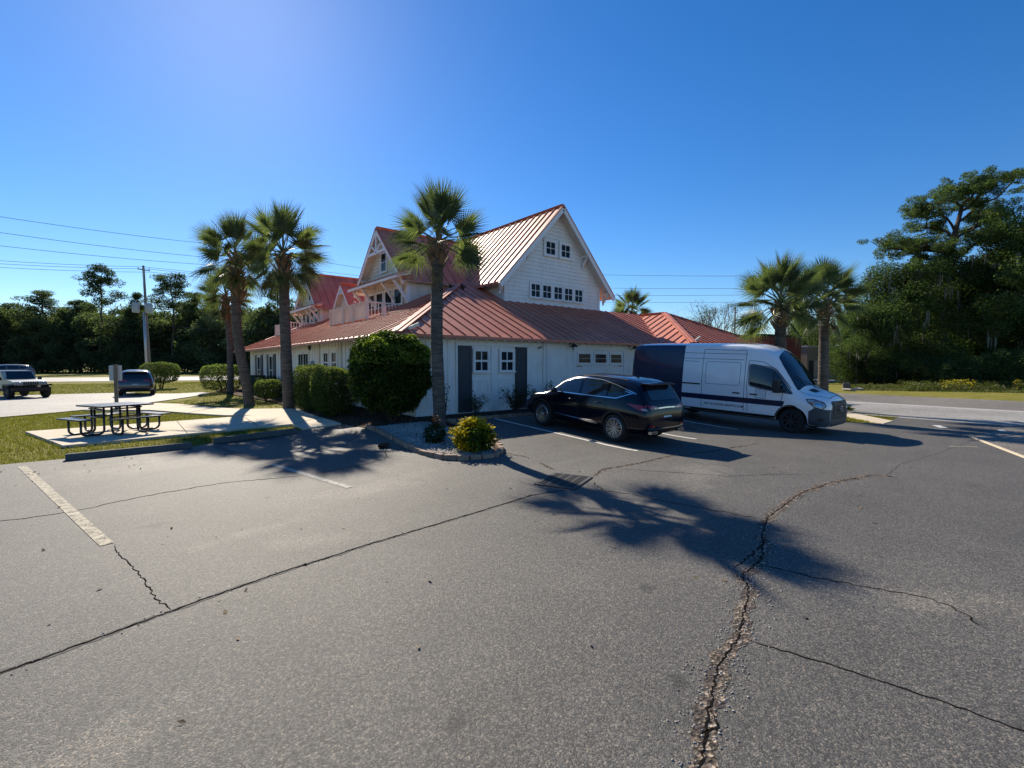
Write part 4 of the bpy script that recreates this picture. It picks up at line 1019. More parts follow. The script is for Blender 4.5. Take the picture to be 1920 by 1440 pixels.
# ---- the cargo van
VS = [0, .06, .25, 1.0, 2.0, 3.0, 4.0, 4.55, 4.95, 5.25, 5.52, 5.78, 6.0, 6.25, 6.5, 6.72, 6.86, 6.93]
def van_rings():
    zb = [.45, .40, .36, .34, .34, .34, .34, .34, .34, .33, .33, .32, .31, .28, .25, .22, .24, .32]
    ws = [.90, .95, .97, .985, .985, .985, .985, .985, .985, .985, .985, .985, .98, .975, .955, .91, .82, .68]
    zs = [.50, .49, .48, .47, .47, .47, .47, .47, .47, .47, .46, .46, .46, .46, .46, .46, .48, .50]
    wm = [.92, .965, .985, 1.0, 1.0, 1.0, 1.0, 1.0, 1.0, 1.0, 1.0, .995, .99, .985, .97, .925, .83, .69]
    zm = [.95]*9+[.93, .90, .87, .85, .83, .81, .79, .75, .68]
    wl = [.92, .96, .98, .992, .992, .992, .992, .992, .99, .985, .975, .955, .94, .925, .90, .85, .76, .63]
    zl = [1.35]*8+[1.33, 1.28, 1.19, 1.09, 1.04, 1.0, .97, .94, .88, .78]
    wu = [.86, .90, .92, .935, .935, .935, .935, .93, .92, .90, .88, .87, .85, .83, .79, .74, .66, .55]
    zu = [2.0, 2.02, 2.03, 2.04, 2.04, 2.04, 2.04, 1.98, 1.84, 1.66, 1.42, 1.21, 1.13, 1.09, 1.06, 1.02, .96, .85]
    we = [.76, .80, .82, .83, .83, .83, .83, .82, .80, .78, .77, .76, .72, .66, .60, .54, .46, .36]
    ze = [2.36, 2.44, 2.49, 2.515, 2.52, 2.52, 2.51, 2.44, 2.25, 1.96, 1.60, 1.28, 1.19, 1.15, 1.12, 1.07, 1.01, .89]
    zt = [2.44, 2.52, 2.57, 2.60, 2.605, 2.605, 2.60, 2.555, 2.42, 2.17, 1.84, 1.50, 1.32, 1.26, 1.21, 1.15, 1.07, .93]
    return [[(0, zb[i]), (ws[i]*.9, zb[i]), (ws[i], zs[i]), (wm[i], zm[i]), (wl[i], zl[i]), (wu[i], zu[i]), (we[i], ze[i]), (we[i]*.55, ze[i]*.25+zt[i]*.75), (0, zt[i])] for i in range(len(VS))]
zr, zf = hgt(16.0, 10.2), hgt(16.0, 5.5)
VX, VY = 16.0, 11.28
vp = math.atan2(zr-zf, 4.7)
van = empty('cargo_van', (VX, VY, hgt(16, 10.2)+.05), (-vp, 0, math.pi), 'white cargo van with navy rear and stripe parked nose out by the garage', 'van')
ym = lambda y: y if y < 5.6 else 5.6+(y-5.6)*.72
B = Body([ym(y) for y in VS], van_rings(), 70, 40, extra=(2.149, 2.151)); B.ymap = ym
vb = link('body', B.mesh('body', [M['van_white'], M['navy']], [(s*.95, y, .345, .43, .7) for s in (-1, 1) for y in (1.55, 5.66)], mi=lambda c: 1 if (c.y < 2.15 and c.z < 2.50) else 0), van)
gl = M['car_glass']
# the near side of the van (it points at -Y) is its own left: local -x after the half turn faces +X, so local +x faces the camera
for f in 'RL':
    # front corner x-y: y runs forward
    B.patch('stripe', [(2.15, .735), (5.40, .735), (5.44, .80), (5.46, .90), (2.15, .90)], f, M['navy'], vb, .004, .2)
    B.patch('cab_window', rpoly([(4.42, 1.30), (4.86, 1.22), (5.66, 1.13), (5.58, 1.20), (5.20, 1.72), (5.02, 1.85), (4.40, 1.94)], .09, 5), f, gl, van, .006)
    B.line('window_seal', rpoly([(4.40, 1.285), (4.85, 1.205), (5.69, 1.115), (5.60, 1.21), (5.21, 1.735), (5.03, 1.87), (4.38, 1.955)], .09, 4), f, .022, M['black_plastic'], van, .005, True)
    B.line('window_bar', [(5.12, 1.75), (5.10, 1.19)], f, .035, M['black_plastic'], van, .009)
    for p in ([(4.26, 2.36), (4.27, 1.2), (4.28, .48)], [(4.36, 2.05), (4.34, 1.35), (4.38, .95), (4.40, .48)], [(2.86, 2.38), (2.86, 1.3), (2.88, .48)], [(2.86, 2.38), (4.26, 2.36)], [(5.40, 1.14), (5.38, .95), (5.28, .76)], [(4.38, 2.06), (4.8, 2.02), (5.15, 1.82), (5.6, 1.28)], [(1.05, 2.36), (1.06, .9)]):
        B.line('door_seam', p, f, .014, M['black_plastic'], vb, .003)
    for p in ([(0.1, 2.26), (4.3, 2.25)], [(0.1, 2.08), (4.2, 2.07)]): B.line('roof_gutter', p, f, .014, M['plastic'], vb, .003)
    B.line('pressing', [(2.95, 1.16), (4.2, 1.155)], f, .016, M['van_white'], vb, .010)
    B.line('pressing', rpoly([(2.98, 1.26), (4.12, 1.26), (4.12, 1.98), (2.98, 1.98)], .08), f, .012, M['plastic'], vb, .0025, True)
    B.line('pressing', [(2.2, 1.98), (2.70, 1.975)], f, .014, M['plastic'], vb, .003)
    m = MB(); s = 1 if f == 'R' else -1
    m.bx(s*.985, s*1.012, 1.05, 2.80, 1.205, 1.25); m.build('door_rail', M['black_plastic'], van)
    for y in (3.92, 4.46):
        m = MB(); m.bx(s*.985, s*1.02, y, y+.22, 1.005, 1.045); m.build('door_handle', M['black_plastic'], van)
    m = MB(); m.bx(s*1.04, s*1.26, 5.22, 5.36, 1.14, 1.52); m.tube([(s*.97, 5.45, 1.2), (s*1.1, 5.34, 1.22)], .04, 8); mir = m.build('wing_mirror', M['black_plastic'], van)
    B.patch('bumper_corner', [(6.30, .26), (6.92, .26), (6.92, .74), (6.74, .755), (6.50, .79), (6.36, .70), (6.30, .69)], f, M['plastic'], van, .010, .06)
    B.patch('headlamp', rpoly([(6.16, 1.00), (6.30, .90), (6.50, .80), (6.76, .76), (6.83, .84), (6.74, .94), (6.40, 1.01)], .03), f, M['lamp'], van, .012, .05)
    B.line('lamp_edge', rpoly([(6.16, 1.00), (6.30, .90), (6.50, .80), (6.76, .76), (6.83, .84), (6.74, .94), (6.40, 1.01)], .03), f, .02, M['black_plastic'], van, .014, True)
    B.patch('lamp_reflector', [(6.52, .84), (6.70, .81), (6.72, .88), (6.56, .92)], f, M['chrome'], van, .016, .05)
    B.patch('indicator', [(6.30, .92), (6.40, .865), (6.46, .87), (6.36, .94)], f, M['amber'], van, .015, .05)
    pts = [(5.66+.45*math.cos(a), .345+.45*math.sin(a)) for a in np.linspace(-.2, math.pi+.2, 22)]
    B.line('arch_trim', pts, f, .035, M['black_plastic'], van, .006)
    B.patch('sill', [(2.1, .36), (5.2, .36), (5.2, .44), (2.1, .44)], f, M['black_plastic'], van, .006, .3)
    B.patch('fog_lamp', rpoly([(6.62, .42), (6.78, .42), (6.78, .50), (6.62, .50)], .02), f, M['black_plastic'], van, .016, .05)
    B.patch('rear_lamp', [(.03, 1.30), (.10, 1.30), (.10, 1.62), (.04, 1.62)], f, M['tail'], van, .012, .06)
B.patch('door_panel', [(4.62, .93), (4.93, .93), (4.93, 1.20), (4.62, 1.20)], 'R', M['plate'], van, .005, .2)
B.line('panel_edge', [(4.62, .93), (4.93, .93), (4.93, 1.20), (4.62, 1.20)], 'R', .012, M['plastic'], van, .008, True)
B.patch('windscreen', rpoly([(-.82, 5.83), (0, 5.94), (.82, 5.83), (.78, 5.30), (.70, 5.12), (0, 5.0), (-.70, 5.12), (-.78, 5.30)], .05), 'T', gl, van, .008, .1)
for s in (-1, 1):
    B.patch('bonnet_vent', [(s*.25, 6.1), (s*.55, 6.05), (s*.52, 6.32), (s*.30, 6.36)], 'T', M['black_plastic'], van, .006)
    m = MB(); m.tube([(s*.1, 5.98, 1.32), (s*.5, 5.72, 1.52), (s*.65, 5.6, 1.65)], .012, 6); m.build('wiper', M['black_plastic'], van)
B.patch('bumper', [(-.66, .27), (.66, .27), (.68, .74), (-.68, .74)], 'F', M['plastic'], van, .012, .08)
B.patch('grille', rpoly([(-.50, .46), (.50, .46), (.58, .97), (-.58, .97)], .05), 'F', M['black_plastic'], van, .018, .08)
for z in (.56, .67, .78, .89): B.line('grille_bar', [(-.5, z), (.5, z)], 'F', .022, M['plastic'], van, .03)
m = MB(); m.lathe([(.075, -.01), (.09, 0), (.09, .012), (.075, .012)], 24, Matrix.Translation((0, 6.61, .74)) @ Matrix.Rotation(-math.pi/2, 4, 'X')); m.build('badge_ring', M['chrome'], van)
B.patch('roof_marker', [(-.06, 4.80), (.06, 4.80), (.05, 4.92), (-.05, 4.92)], 'T', M['black_plastic'], van, .012)
B.line('bonnet_seam', [(-.80, 5.88), (-.74, 6.4), (-.5, 6.80), (.5, 6.80), (.74, 6.4), (.80, 5.88)], 'T', .014, M['black_plastic'], vb, .003)
m = MB(); m.bx(-.85, .85, .3, 6.1, .30, .42); m.build('underbody', M['black_plastic'], van)
for s in (-1, 1):
    for y in (1.55, 5.66): make_wheel(van, s*.87, y, .345, .345, .215, .24, s, 8, 'black_plastic', False, True)
# lettering on the lower side panel
tc = bpy.data.curves.new('lettering', 'FONT'); tc.body = 'VISIT US ONLINE LINKSPTG.COM'; tc.size = .105; tc.space_character = 1.05; tc.offset = .0015
to = bpy.data.objects.new('tmp_text', tc); COL.objects.link(to)
dg = bpy.context.evaluated_depsgraph_get(); tm = bpy.data.meshes.new_from_object(to.evaluated_get(dg)); bpy.data.objects.remove(to)
wdt = max(v.co.x for v in tm.vertices); sc = 1.30/wdt
for v in tm.vertices:
    y, z = 2.97+v.co.x*sc, .575+v.co.y*1.0
    p, nr = B.hit((4, y, z), (-1, 0, 0)); v.co = p+V((.006, 0, 0))
tm.materials.append(M['navy']); link('lettering', tm, vb)
# ------------------------------------------------------------------ pale pickup, far left lot
pk = empty('pickup_truck', (-4.9, 41.6, .0), (0, 0, R(180+24)), 'pale olive boxy off road pickup facing the camera at the left edge', 'pickup')
pk.scale = (1, 1, .9)
# local: y forward
def bev(m, name, mat, parent, w=.04):
    me = m.mesh(name, mat); bm = bmesh.new(); bm.from_mesh(me); bmesh.ops.bevel(bm, geom=bm.edges[:], offset=w, segments=2, affect='EDGES', clamp_overlap=True); bm.to_mesh(me); bm.free()
    me.polygons.foreach_set('use_smooth', [True]*len(me.polygons)); me.set_sharp_from_angle(angle=R(40)); return link(name, me, parent)
m = MB(); m.prism([(-.78, -2.4, .62), (-.78, 1.0, .62), (-.78, 1.15, .75), (-.78, 1.9, .85), (-.74, 1.98, 1.05), (-.72, 1.85, 1.16), (-.72, .75, 1.22), (-.76, .7, 1.2), (-.76, -2.4, 1.2)], (1.56, 0, 0)); bd = bev(m, 'body', M['olive'], pk)
m = MB(); m.prism([(-.72, -.95, 1.2), (-.72, .68, 1.2), (-.66, .30, 1.80), (-.66, -.90, 1.82)], (1.44, 0, 0)); bev(m, 'cab', M['olive'], pk, .05)
m = MB(); m.prism([(-.62, .665, 1.26), (.62, .665, 1.26), (.56, .345, 1.74), (-.56, .345, 1.74)], (0, .03, .01)); m.build('windscreen', M['car_glass'], pk)
for s in (-1, 1):
    for a, c in ((-.85, -.2), (-.12, .5)):
        m = MB(); m.prism([(s*.735, a, 1.27), (s*.735, c, 1.27), (s*.685, c-.12 if c > .3 else c, 1.72), (s*.685, a, 1.72)], (s*-.02, 0, 0)); m.build('side_window', M['car_glass'], pk)
    m = MB(); m.bx(s*.74, s*.96, 1.05, 2.0, .82, .92); m.bx(s*.74, s*.96, -1.95, -1.0, .82, .92); m.bx(s*.86, s*.96, 1.05, 1.2, .6, .82); m.build('fender_flare', M['black_plastic'], pk)
    m = MB(); m.lathe([(.001, .03), (.10, .03), (.11, 0), (.10, -.05)], 20, Matrix.Translation((s*.52, 1.97, .98)) @ Matrix.Rotation(-math.pi/2, 4, 'X')); m.build('headlamp', M['lamp'], pk)
    m = MB(); m.bx(s*.80, s*.98, .48, .56, 1.18, 1.36); m.build('wing_mirror', M['black_plastic'], pk)
    for y in (1.5, -1.5): make_wheel(pk, s*.80, y, .41, .41, .22, .27, s, 6, 'dark_metal', False)
for i in range(7):
    m = MB(); m.bx(-.31+i*.10-.025, -.31+i*.10+.025, 1.965, 1.995, .86, 1.10); m.build('grille_slot', M['black_plastic'], pk)
m = MB(); m.bx(-.85, .85, 1.95, 2.18, .50, .72); bev(m, 'front_bumper', M['black_plastic'], pk, .03)
m = MB(); m.bx(-.6, .6, -2.3, 1.9, .42, .62); m.build('chassis', M['black_plastic'], pk)

# ------------------------------------------------------------------ picnic table
TX, TY = -.12, 17.05; TZ = hgt(TX, TY)+.035
pt_ = empty('picnic_table', (TX, TY, TZ), (0, 0, R(26)), 'dark metal picnic table with four attached bench seats on a concrete pad', 'picnic table')
def rounded_slab(cx, cy, lx, ly, z0, z1, name, r=.05):
    m = MB(); m.prism([(x+cx, y+cy, z0) for x, y in rpoly([(-lx/2, -ly/2), (lx/2, -ly/2), (lx/2, ly/2), (-lx/2, ly/2)], r)], (0, 0, z1-z0)); return m.build(name, M['bench_top'], pt_)
rounded_slab(0, 0, 1.26, 1.26, .735, .775, 'table_top')
for k in range(4):
    a = math.pi/2*k; cx, cy = math.cos(a)*.92, math.sin(a)*.92
    lx, ly = (.30, 1.16) if k % 2 == 0 else (1.16, .30)
    rounded_slab(cx, cy, lx, ly, .425, .46, 'bench_seat')
    Rz = Matrix.Rotation(a, 3, 'Z')
    for q in (-.30, .30):
        prof = [(.42, .735), (.42, .16)]+[(.54-.12*math.cos(t), .145-.115*math.sin(t)) for t in np.linspace(.2, 1.57, 5)]+[(.80+.12*math.sin(t), .145-.115*math.cos(t)) for t in np.linspace(0, 1.4, 5)]+[(.92, .16), (.92, .43)]
        m = MB(); m.tube([Rz @ V((r_, q, z_)) for r_, z_ in prof], .028, 8); m.build('leg', M['table'], pt_, smooth=True)
    m = MB(); m.tube([Rz @ V((.47, -.30, .68)), Rz @ V((.47, .30, .68))], .02, 8); m.tube([Rz @ V((.46, -.32, .46)), Rz @ V((.46, .32, .46))], .018, 8); m.build('cross_brace', M['table'], pt_, smooth=True)
# ------------------------------------------------------------------ sign on a post, utility pole, wires
sg = empty('sign_post', (-.15, 25.6, hgt(-.15, 25.6)), (0, 0, R(-8)), 'back of a small rectangular sign on a wooden post beside the driveway', 'sign')
m = MB(); m.bx(-.06, .06, -.05, .05, -.1, 1.90); m.build('post', M['pole'], sg)
m = MB(); m.prism([(x, .055, z) for x, z in rpoly([(-.22, 1.22), (.20, 1.22), (.20, 1.86), (-.22, 1.86)], .05)], (0, .012, 0)); m.build('panel', M['sign_back'], sg)
def at(px, depth):
    """ground point under a bearing: px measured on a 1920 wide frame"""
    a = (px-960)/899; X, Z = a*depth, depth; return (X*.7744+Z*.6327, -.6327*X+.7744*Z)
ux, uy = at(281, 62)
up_ = empty('utility_pole', (ux, uy, 0), (0, 0, 0), 'tall wooden utility pole with grey transformers above the round shrub', 'utility pole')
m = MB(); m.tube([(0, 0, -.2), (-.15, 0, 7), (-.33, .1, 14.6)], [.20, .17, .13], 10); m.build('pole_shaft', M['pole'], up_, smooth=True)
m = MB(); m.tube([(-.30, -.25, 0), (-.42, -.25, 8.6)], .14, 8); m.build('conduit', M['galv'], up_, smooth=True)
m = MB(); m.beam((-.95, 0, 14.1), (.35, 0, 14.0), .10, .10); m.build('cross_arm', M['pole'], up_)
for x in (-.85, .25):
    m = MB(); m.lathe([(.05, 0), (.06, .06), (.03, .1), (.055, .16), (.02, .22)], 8, Matrix.Translation((x, 0, 14.1))); m.build('insulator', M['trafo'], up_)
for x, y in ((-1.15, -.3), (.32, -.35)):
    m = MB(); m.lathe([(.001, 0), (.36, 0), (.40, .05), (.40, 1.15), (.34, 1.25), (.001, 1.28)], 16, Matrix.Translation((x*.9-.2, y, 8.55))); m.tube([(x*.9-.2, y, 9.8), (x*.9-.15, y, 10.1)], .05, 6); m.build('transformer', M['trafo'], up_, smooth=True, angle=40)
m = MB(); m.tube([(-.35, 0, 14.5), (-.35, -.1, 12.3)], .05, 6); m.build('fuse_cutout', M['trafo'], up_)
def wires(pts, sag, r, label, n=14):
    m = MB()
    for a, c in zip(pts[:-1], pts[1:]):
        a, c = V(a), V(c); m.tube([a.lerp(c, t)-V((0, 0, sag*4*t*(1-t))) for t in np.linspace(0, 1, n)], r, 5, False)
    return tag(m.build('overhead_wire', M['wire']), label, 'wire', 'overhead wires beyond the house')
def wp(px, py, depth):
    x, y = at(px, depth); return (x, y, 2.0+(683-py)*depth/899)
WL = [((-260, 366, 40), (420, 462, 62), (980, 545, 95), 'highest overhead wire sloping down across the left sky'),
      ((-260, 398, 40), (420, 487, 62), (980, 548, 95), 'second overhead wire from the top in the left sky'),
      ((-260, 430, 42), (420, 500, 62), (980, 556, 95), 'third overhead wire from the top in the left sky'),
      ((-260, 468, 50), (274, 502, 61.6), (980, 563, 95), 'upper of the three wires tied to the pole top'),
      ((-260, 476, 50), (283, 506, 62), (980, 567, 95), 'middle of the three wires tied to the pole top'),
      ((-260, 484, 50), (290, 512, 62.3), (980, 572, 95), 'lower of the three wires tied to the pole top')]
for a, b_, c, lab in WL: wires([wp(*a), wp(*b_), wp(*c)], .35, .022, lab)
for a, b_, lab in (((282, 578, 62), (640, 592, 80), 'thin cable from the pole running right at mid height'), ((282, 609, 62), (640, 618, 80), 'lowest pale cable from the pole running right past the palms'), ((-200, 563, 55), (281, 574, 62), 'low cable reaching the pole from the left edge')):
    wires([wp(*a), wp(*b_)], .5, .03, lab)
# ------------------------------------------------------------------ plants
def leaves(name, P, size, mat, aspect=.45, up=.35, bend=.25, out=None):
    """one diamond leaf (two bent halves) per point; normals lean up / outwards"""
    n = len(P); d = RNG.normal(size=(n, 3))
    nr = RNG.normal(size=(n, 3)); nr[:, 2] = np.abs(nr[:, 2])*.6+up*2
    if out is not None: nr += out*.45
    nr /= np.linalg.norm(nr, axis=1, keepdims=True)+1e-9
    d -= nr*(d*nr).sum(1, keepdims=True); d /= np.linalg.norm(d, axis=1, keepdims=True)+1e-9
    b_ = np.cross(nr, d); s = (np.asarray(size)*RNG.uniform(.65, 1.3, n))[:, None] if np.ndim(size) == 0 else np.asarray(size)[:, None]
    tip = P+d*s*.5-nr*s*bend*.5; base = P-d*s*.5-nr*s*bend*.3; lf = P+b_*s*aspect*.5; rt = P-b_*s*aspect*.5
    vs = np.stack([base, lf, tip, rt], 1).reshape(-1, 3); k = np.arange(n)[:, None]*4
    fs = np.concatenate([k+np.array([[0, 1, 2]]), k+np.array([[0, 2, 3]])], 0)
    return np_mesh(name, vs, fs, mat)
def shell(n, c, r, inner=.6, seed_noise=.18, power=2.6, zmin=-1.0):
    """points in the outer shell of a lumpy superellipsoid"""
    d = RNG.normal(size=(n*2, 3)); d /= np.linalg.norm(d, axis=1, keepdims=True)
    d = d[d[:, 2] > zmin][:n]; n = len(d)
    k = (np.abs(d)**power).sum(1)**(-1/power)
    ph = RNG.uniform(0, 6.28, 6)
    lump = 1+seed_noise*(np.sin(d[:, 0]*5+ph[0])*np.sin(d[:, 1]*5+ph[1])+.7*np.sin(d[:, 2]*7+ph[2])*np.sin(d[:, 0]*8+ph[3])+.5*np.sin(d[:, 1]*13+ph[4])*np.sin(d[:, 2]*12+ph[5]))
    t = (inner**3+(1-inner**3)*RNG.uniform(0, 1, n)**.6)**(1/3)
    return np.asarray(c)+d*(k*lump*t)[:, None]*np.asarray(r), d
def bush(name, loc, r, n, leaf, mat, label, cat='bush', group=None, power=2.6, lump=.10, stems=3, zc=None, aspect=.5, zmin=-1, rot=0, inner=.62, extra=None, sunlit_top=None):
    t = empty(name, loc, (0, 0, rot), label, cat, group); zc = r[2] if zc is None else zc
    P, d = shell(n, (0, 0, zc), r, inner, lump, power, zmin)
    if name == 'round_bush':
        ex = [shell(120, (.0+q_[0]*r[0]*.93, q_[1]*r[1]*.93, zc+q_[2]*r[2]*.93), (.22, .22, .20), .1, .1)[0] for q_ in RNG.normal(size=(60, 3))/1.0 for q_ in [q_/np.linalg.norm(q_)] if q_[2] > -.55]
        ex = np.concatenate(ex); P = np.concatenate([P, ex]); d = np.concatenate([d, RNG.normal(size=ex.shape)])
    P2, d2 = shell(n//5, (0, 0, zc), np.asarray(r)*.62, .3, .05, power)
    fo = link('foliage', leaves('foliage', np.concatenate([P, P2]), leaf, M[mat], aspect, .3, .25, np.concatenate([d, d2])), t)
    if sunlit_top:  # brighter leaf layer on top, its colour stands in for sun and backlight
        Py, dy = shell(sunlit_top[0]*2, (0, 0, zc), np.asarray(r)*1.015, .93, lump*.8, power, .22); keep = RNG.uniform(0, 1, len(Py)) < np.clip(dy[:, 2]*1.5, 0, 1)
        link('young_leaves', leaves('young_leaves', Py[keep], leaf, M[sunlit_top[1]], aspect, .2, .25), t)
    m = MB()
    for i in range(stems):
        a = random.uniform(0, 6.28); m.tube([(.12*math.cos(a), .12*math.sin(a), -.1), (.25*math.cos(a), .25*math.sin(a), zc*.5), (r[0]*.5*math.cos(a), r[1]*.5*math.sin(a), zc*1.1)], [.045, .035, .015], 6)
    if stems: m.build('stem', M['bark'], t, smooth=True)
    return t
# -- palms
def frond_mesh(name, droop, n=36, pet=.72, fan=.78, mat='palm', spread=2.9):
    vs = []; fs = []; mi = []
    def add(v, f, m_): 
        k = len(vs); vs.extend(v); fs.extend([tuple(i+k for i in q) for q in f]); mi.extend([m_]*len(f))
    pp = [V((pet*t, 0, .10*math.sin(t*2.2)-droop*.25*t*t)) for t in np.linspace(0, 1, 5)]
    w0 = .028
    for a, c in zip(pp[:-1], pp[1:]):
        add([a+V((0, w0, 0)), a-V((0, w0, 0)), c-V((0, w0*.85, 0)), c+V((0, w0*.85, 0)), a-V((0, 0, .02)), c-V((0, 0, .02))], [(0, 1, 2, 3), (1, 4, 5, 2), (4, 0, 3, 5)], 1); w0 *= .85
    hub = pp[-1]
    for i in range(n):
        s = i/(n-1)*2-1; ang = s*spread*.5*1.15+random.uniform(-.03, .03)
        along_ = (1-abs(s)**1.6)*.26
        base = hub+V((along_, 0, -droop*.35*along_))
        L = fan*(1-.28*abs(s)**2)*random.uniform(.9, 1.08)
        dv = V((math.cos(ang), math.sin(ang), .10*abs(s))); side = V((-math.sin(ang), math.cos(ang), 0)); wd = .020
        prev = None; fold = .55
        for q in range(5):
            t = q/4; p = base+dv*(L*t)+V((0, 0, -(droop*.34+.03)*(L*t)**2*(1.0+.5*t)*random.uniform(.85, 1.15)))
            ww = wd*(1-.2*t if t < .3 else max(.03, 1.34*(1-t)))*(.55 if q == 0 else 1)
            row = [p+side*ww+V((0, 0, ww*fold)), p, p-side*ww+V((0, 0, ww*fold))]
            if prev: add(prev+row, [(0, 1, 4, 3), (1, 2, 5, 4)], 0)
            prev = row
    me = bpy.data.meshes.new(name); me.from_pydata([tuple(v) for v in vs], [], fs); me.materials.append(M[mat]); me.materials.append(M['palm_stem' if mat == 'palm' else 'boot']); me.polygons.foreach_set('material_index', mi); me.update(); return me
FR = [frond_mesh('frond', d) for d in (.05, .25, .55, .9, 1.35)]
FRD = frond_mesh('dead_frond', 1.6, 26, .7, .7, 'palm_dry')
def palm(loc, top, r0, boots, label, scale=1.0, count=34, lean=None, seed=0, rb=.30, elmin=-38, lift=0, dead=1):
    """loc: base; top: crown base (world); boots: length of the husk zone"""
    rr = random.Random(seed); t = empty('palm_tree', loc, (0, 0, 0), label, 'palm tree', 'cabbage palms round the house')
    T = V(top)-V(loc); mid = lean or (0, 0)
    path = [V((0, 0, -.1)), V((T.x*.06+mid[0]*.3, T.y*.06+mid[1]*.3, T.z*.14)), V((T.x*.35+mid[0], T.y*.35+mid[1], T.z*.45)), V((T.x*.72+mid[0]*.6, T.y*.72+mid[1]*.6, T.z*.75)), T]
    dn = []
    for i in range(121):
        u = i/120*(len(path)-1); j = min(int(u), len(path)-2); f = u-j
        p0, p1, p2, p3 = path[max(j-1, 0)], path[j], path[j+1], path[min(j+2, len(path)-1)]
        dn.append(.5*((2*p1)+(p2-p0)*f+(2*p0-5*p1+4*p2-p3)*f*f+(3*p1-p0-3*p2+p3)*f**3))
    rad = [r0*(1+.28*max(0, 1-i/9)-.16*i/120)*(1+.03*rr.uniform(-1, 1)+(.035 if i % 3 == 0 else 0)) for i in range(121)]
    m = MB(); m.tube(dn, rad, 14); m.build('trunk', M['palm_trunk'], t, smooth=True)
    bm_ = MB(); n = int(boots*42)
    for i in range(n):
        h_ = i/n; z = T.z-boots*(1-h_)+.10*h_; a = i*2.399+rr.uniform(-.2, .2)
        k = (T.z-boots*(1-h_))/T.z; c = V((T.x*k+0, T.y*k, z)) if k < 1 else T
        ro = r0*.86; o = V((math.cos(a), math.sin(a), 0)); s_ = V((-math.sin(a), math.cos(a), 0))
        L = rb*rr.uniform(.75, 1.25); e = rr.uniform(.75, 1.2); tw = s_*rr.uniform(-.10, .10)
        b0 = c+o*ro*.75; b1 = c+o*(ro+L*.45*e)+V((0, 0, L*.75))+tw
        w_ = .085; 
        bm_.add([b0+s_*w_, b0-s_*w_, b1-s_*w_*.45, b1+s_*w_*.45, b0+s_*w_*.6+o*.06-V((0, 0, .05)), b0-s_*w_*.6+o*.06-V((0, 0, .05)), b1-s_*w_*.3+o*.035, b1+s_*w_*.3+o*.035],
               [(3, 2, 1, 0), (4, 5, 6, 7), (0, 1, 5, 4), (2, 3, 7, 6), (0, 4, 7, 3), (1, 2, 6, 5)])
    if n: bm_.build('leaf_bases', M['boot'], t)['kind'] = 'stuff'
    for i in range(count):
        u = (i+.5)/count; el = 86-(86-elmin)*u**.95+rr.uniform(-7, 7); az = i*137.5+rr.uniform(-18, 18)
        v = 0 if el > 55 else 1 if el > 28 else 2 if el > 2 else 3 if el > -20 else 4
        o = link('frond', FR[v], t); s = scale*rr.uniform(.9, 1.12)
        o.matrix_local = Matrix.Translation(T+V((0, 0, .02+.28*scale*(1-u)+lift))) @ Matrix.Rotation(R(az), 4, 'Z') @ Matrix.Rotation(-R(el), 4, 'Y') @ Matrix.Rotation(rr.choice((-1, 1))*rr.uniform(.2, 1.15 if v in (1, 2, 3) else .6), 4, 'X') @ Matrix.Scale(s, 4)
    for i in range(dead):
        o = link('dead_frond', FRD, t)
        o.matrix_local = Matrix.Translation(T+V((0, 0, .05))) @ Matrix.Rotation(R(rr.uniform(0, 360)), 4, 'Z') @ Matrix.Rotation(R(rr.uniform(40, 60)), 4, 'Y') @ Matrix.Scale(scale*.8, 4)
    return t
palm((6.77, 11.41, hgt(6.77, 11.41)-.02), (6.72, 11.40, 5.12), .178, .45, 'tall single palm in the gravel bed casting its shadow on the asphalt', .90, 32, (-.06, .02), 1, .34, -14, .05, 1)
palm((5.20, 20.55, hgt(5.2, 20.55)), (5.12, 20.6, 6.15), .215, .75, 'right and taller of two palms beside the concrete path', 1.12, 44, (-.03, 0), 2, .38, -42, .05, 2)
palm((4.42, 23.87, hgt(4.42, 23.87)), (4.05, 24.2, 6.55), .215, 1.75, 'leaning palm with a thick rusty husk left of the path palm', 1.10, 38, (-.22, .1), 3, .40, -40, 0, 1)
palm((5.47, 35.4, .2), (5.35, 35.5, 6.2), .20, 1.4, 'farthest palm on the lawn by the clipped box hedge', 1.1, 34, (.08, 0), 4, .36, -40, 0, 2)
palm((31.3, 23.4, 0), (31.3, 23.4, 5.9), .22, .8, 'palm showing above the roof behind the house', 1.1, 40, (0, 0), 5, .40, -35, 0, 1)
palm((20.08, 7.9, .05), (20.02, 7.95, 4.15), .225, .75, 'palm just behind the van roof with a short dead stub', 1.1, 42, (.02, 0), 6, .38, -30, .05, 0)
palm((23.76, 7.6, 0), (23.8, 7.65, 4.45), .215, .55, 'palm rising beyond the van bonnet near the side road', 1.1, 40, (0, 0), 7, .40, -30, .05, 1)
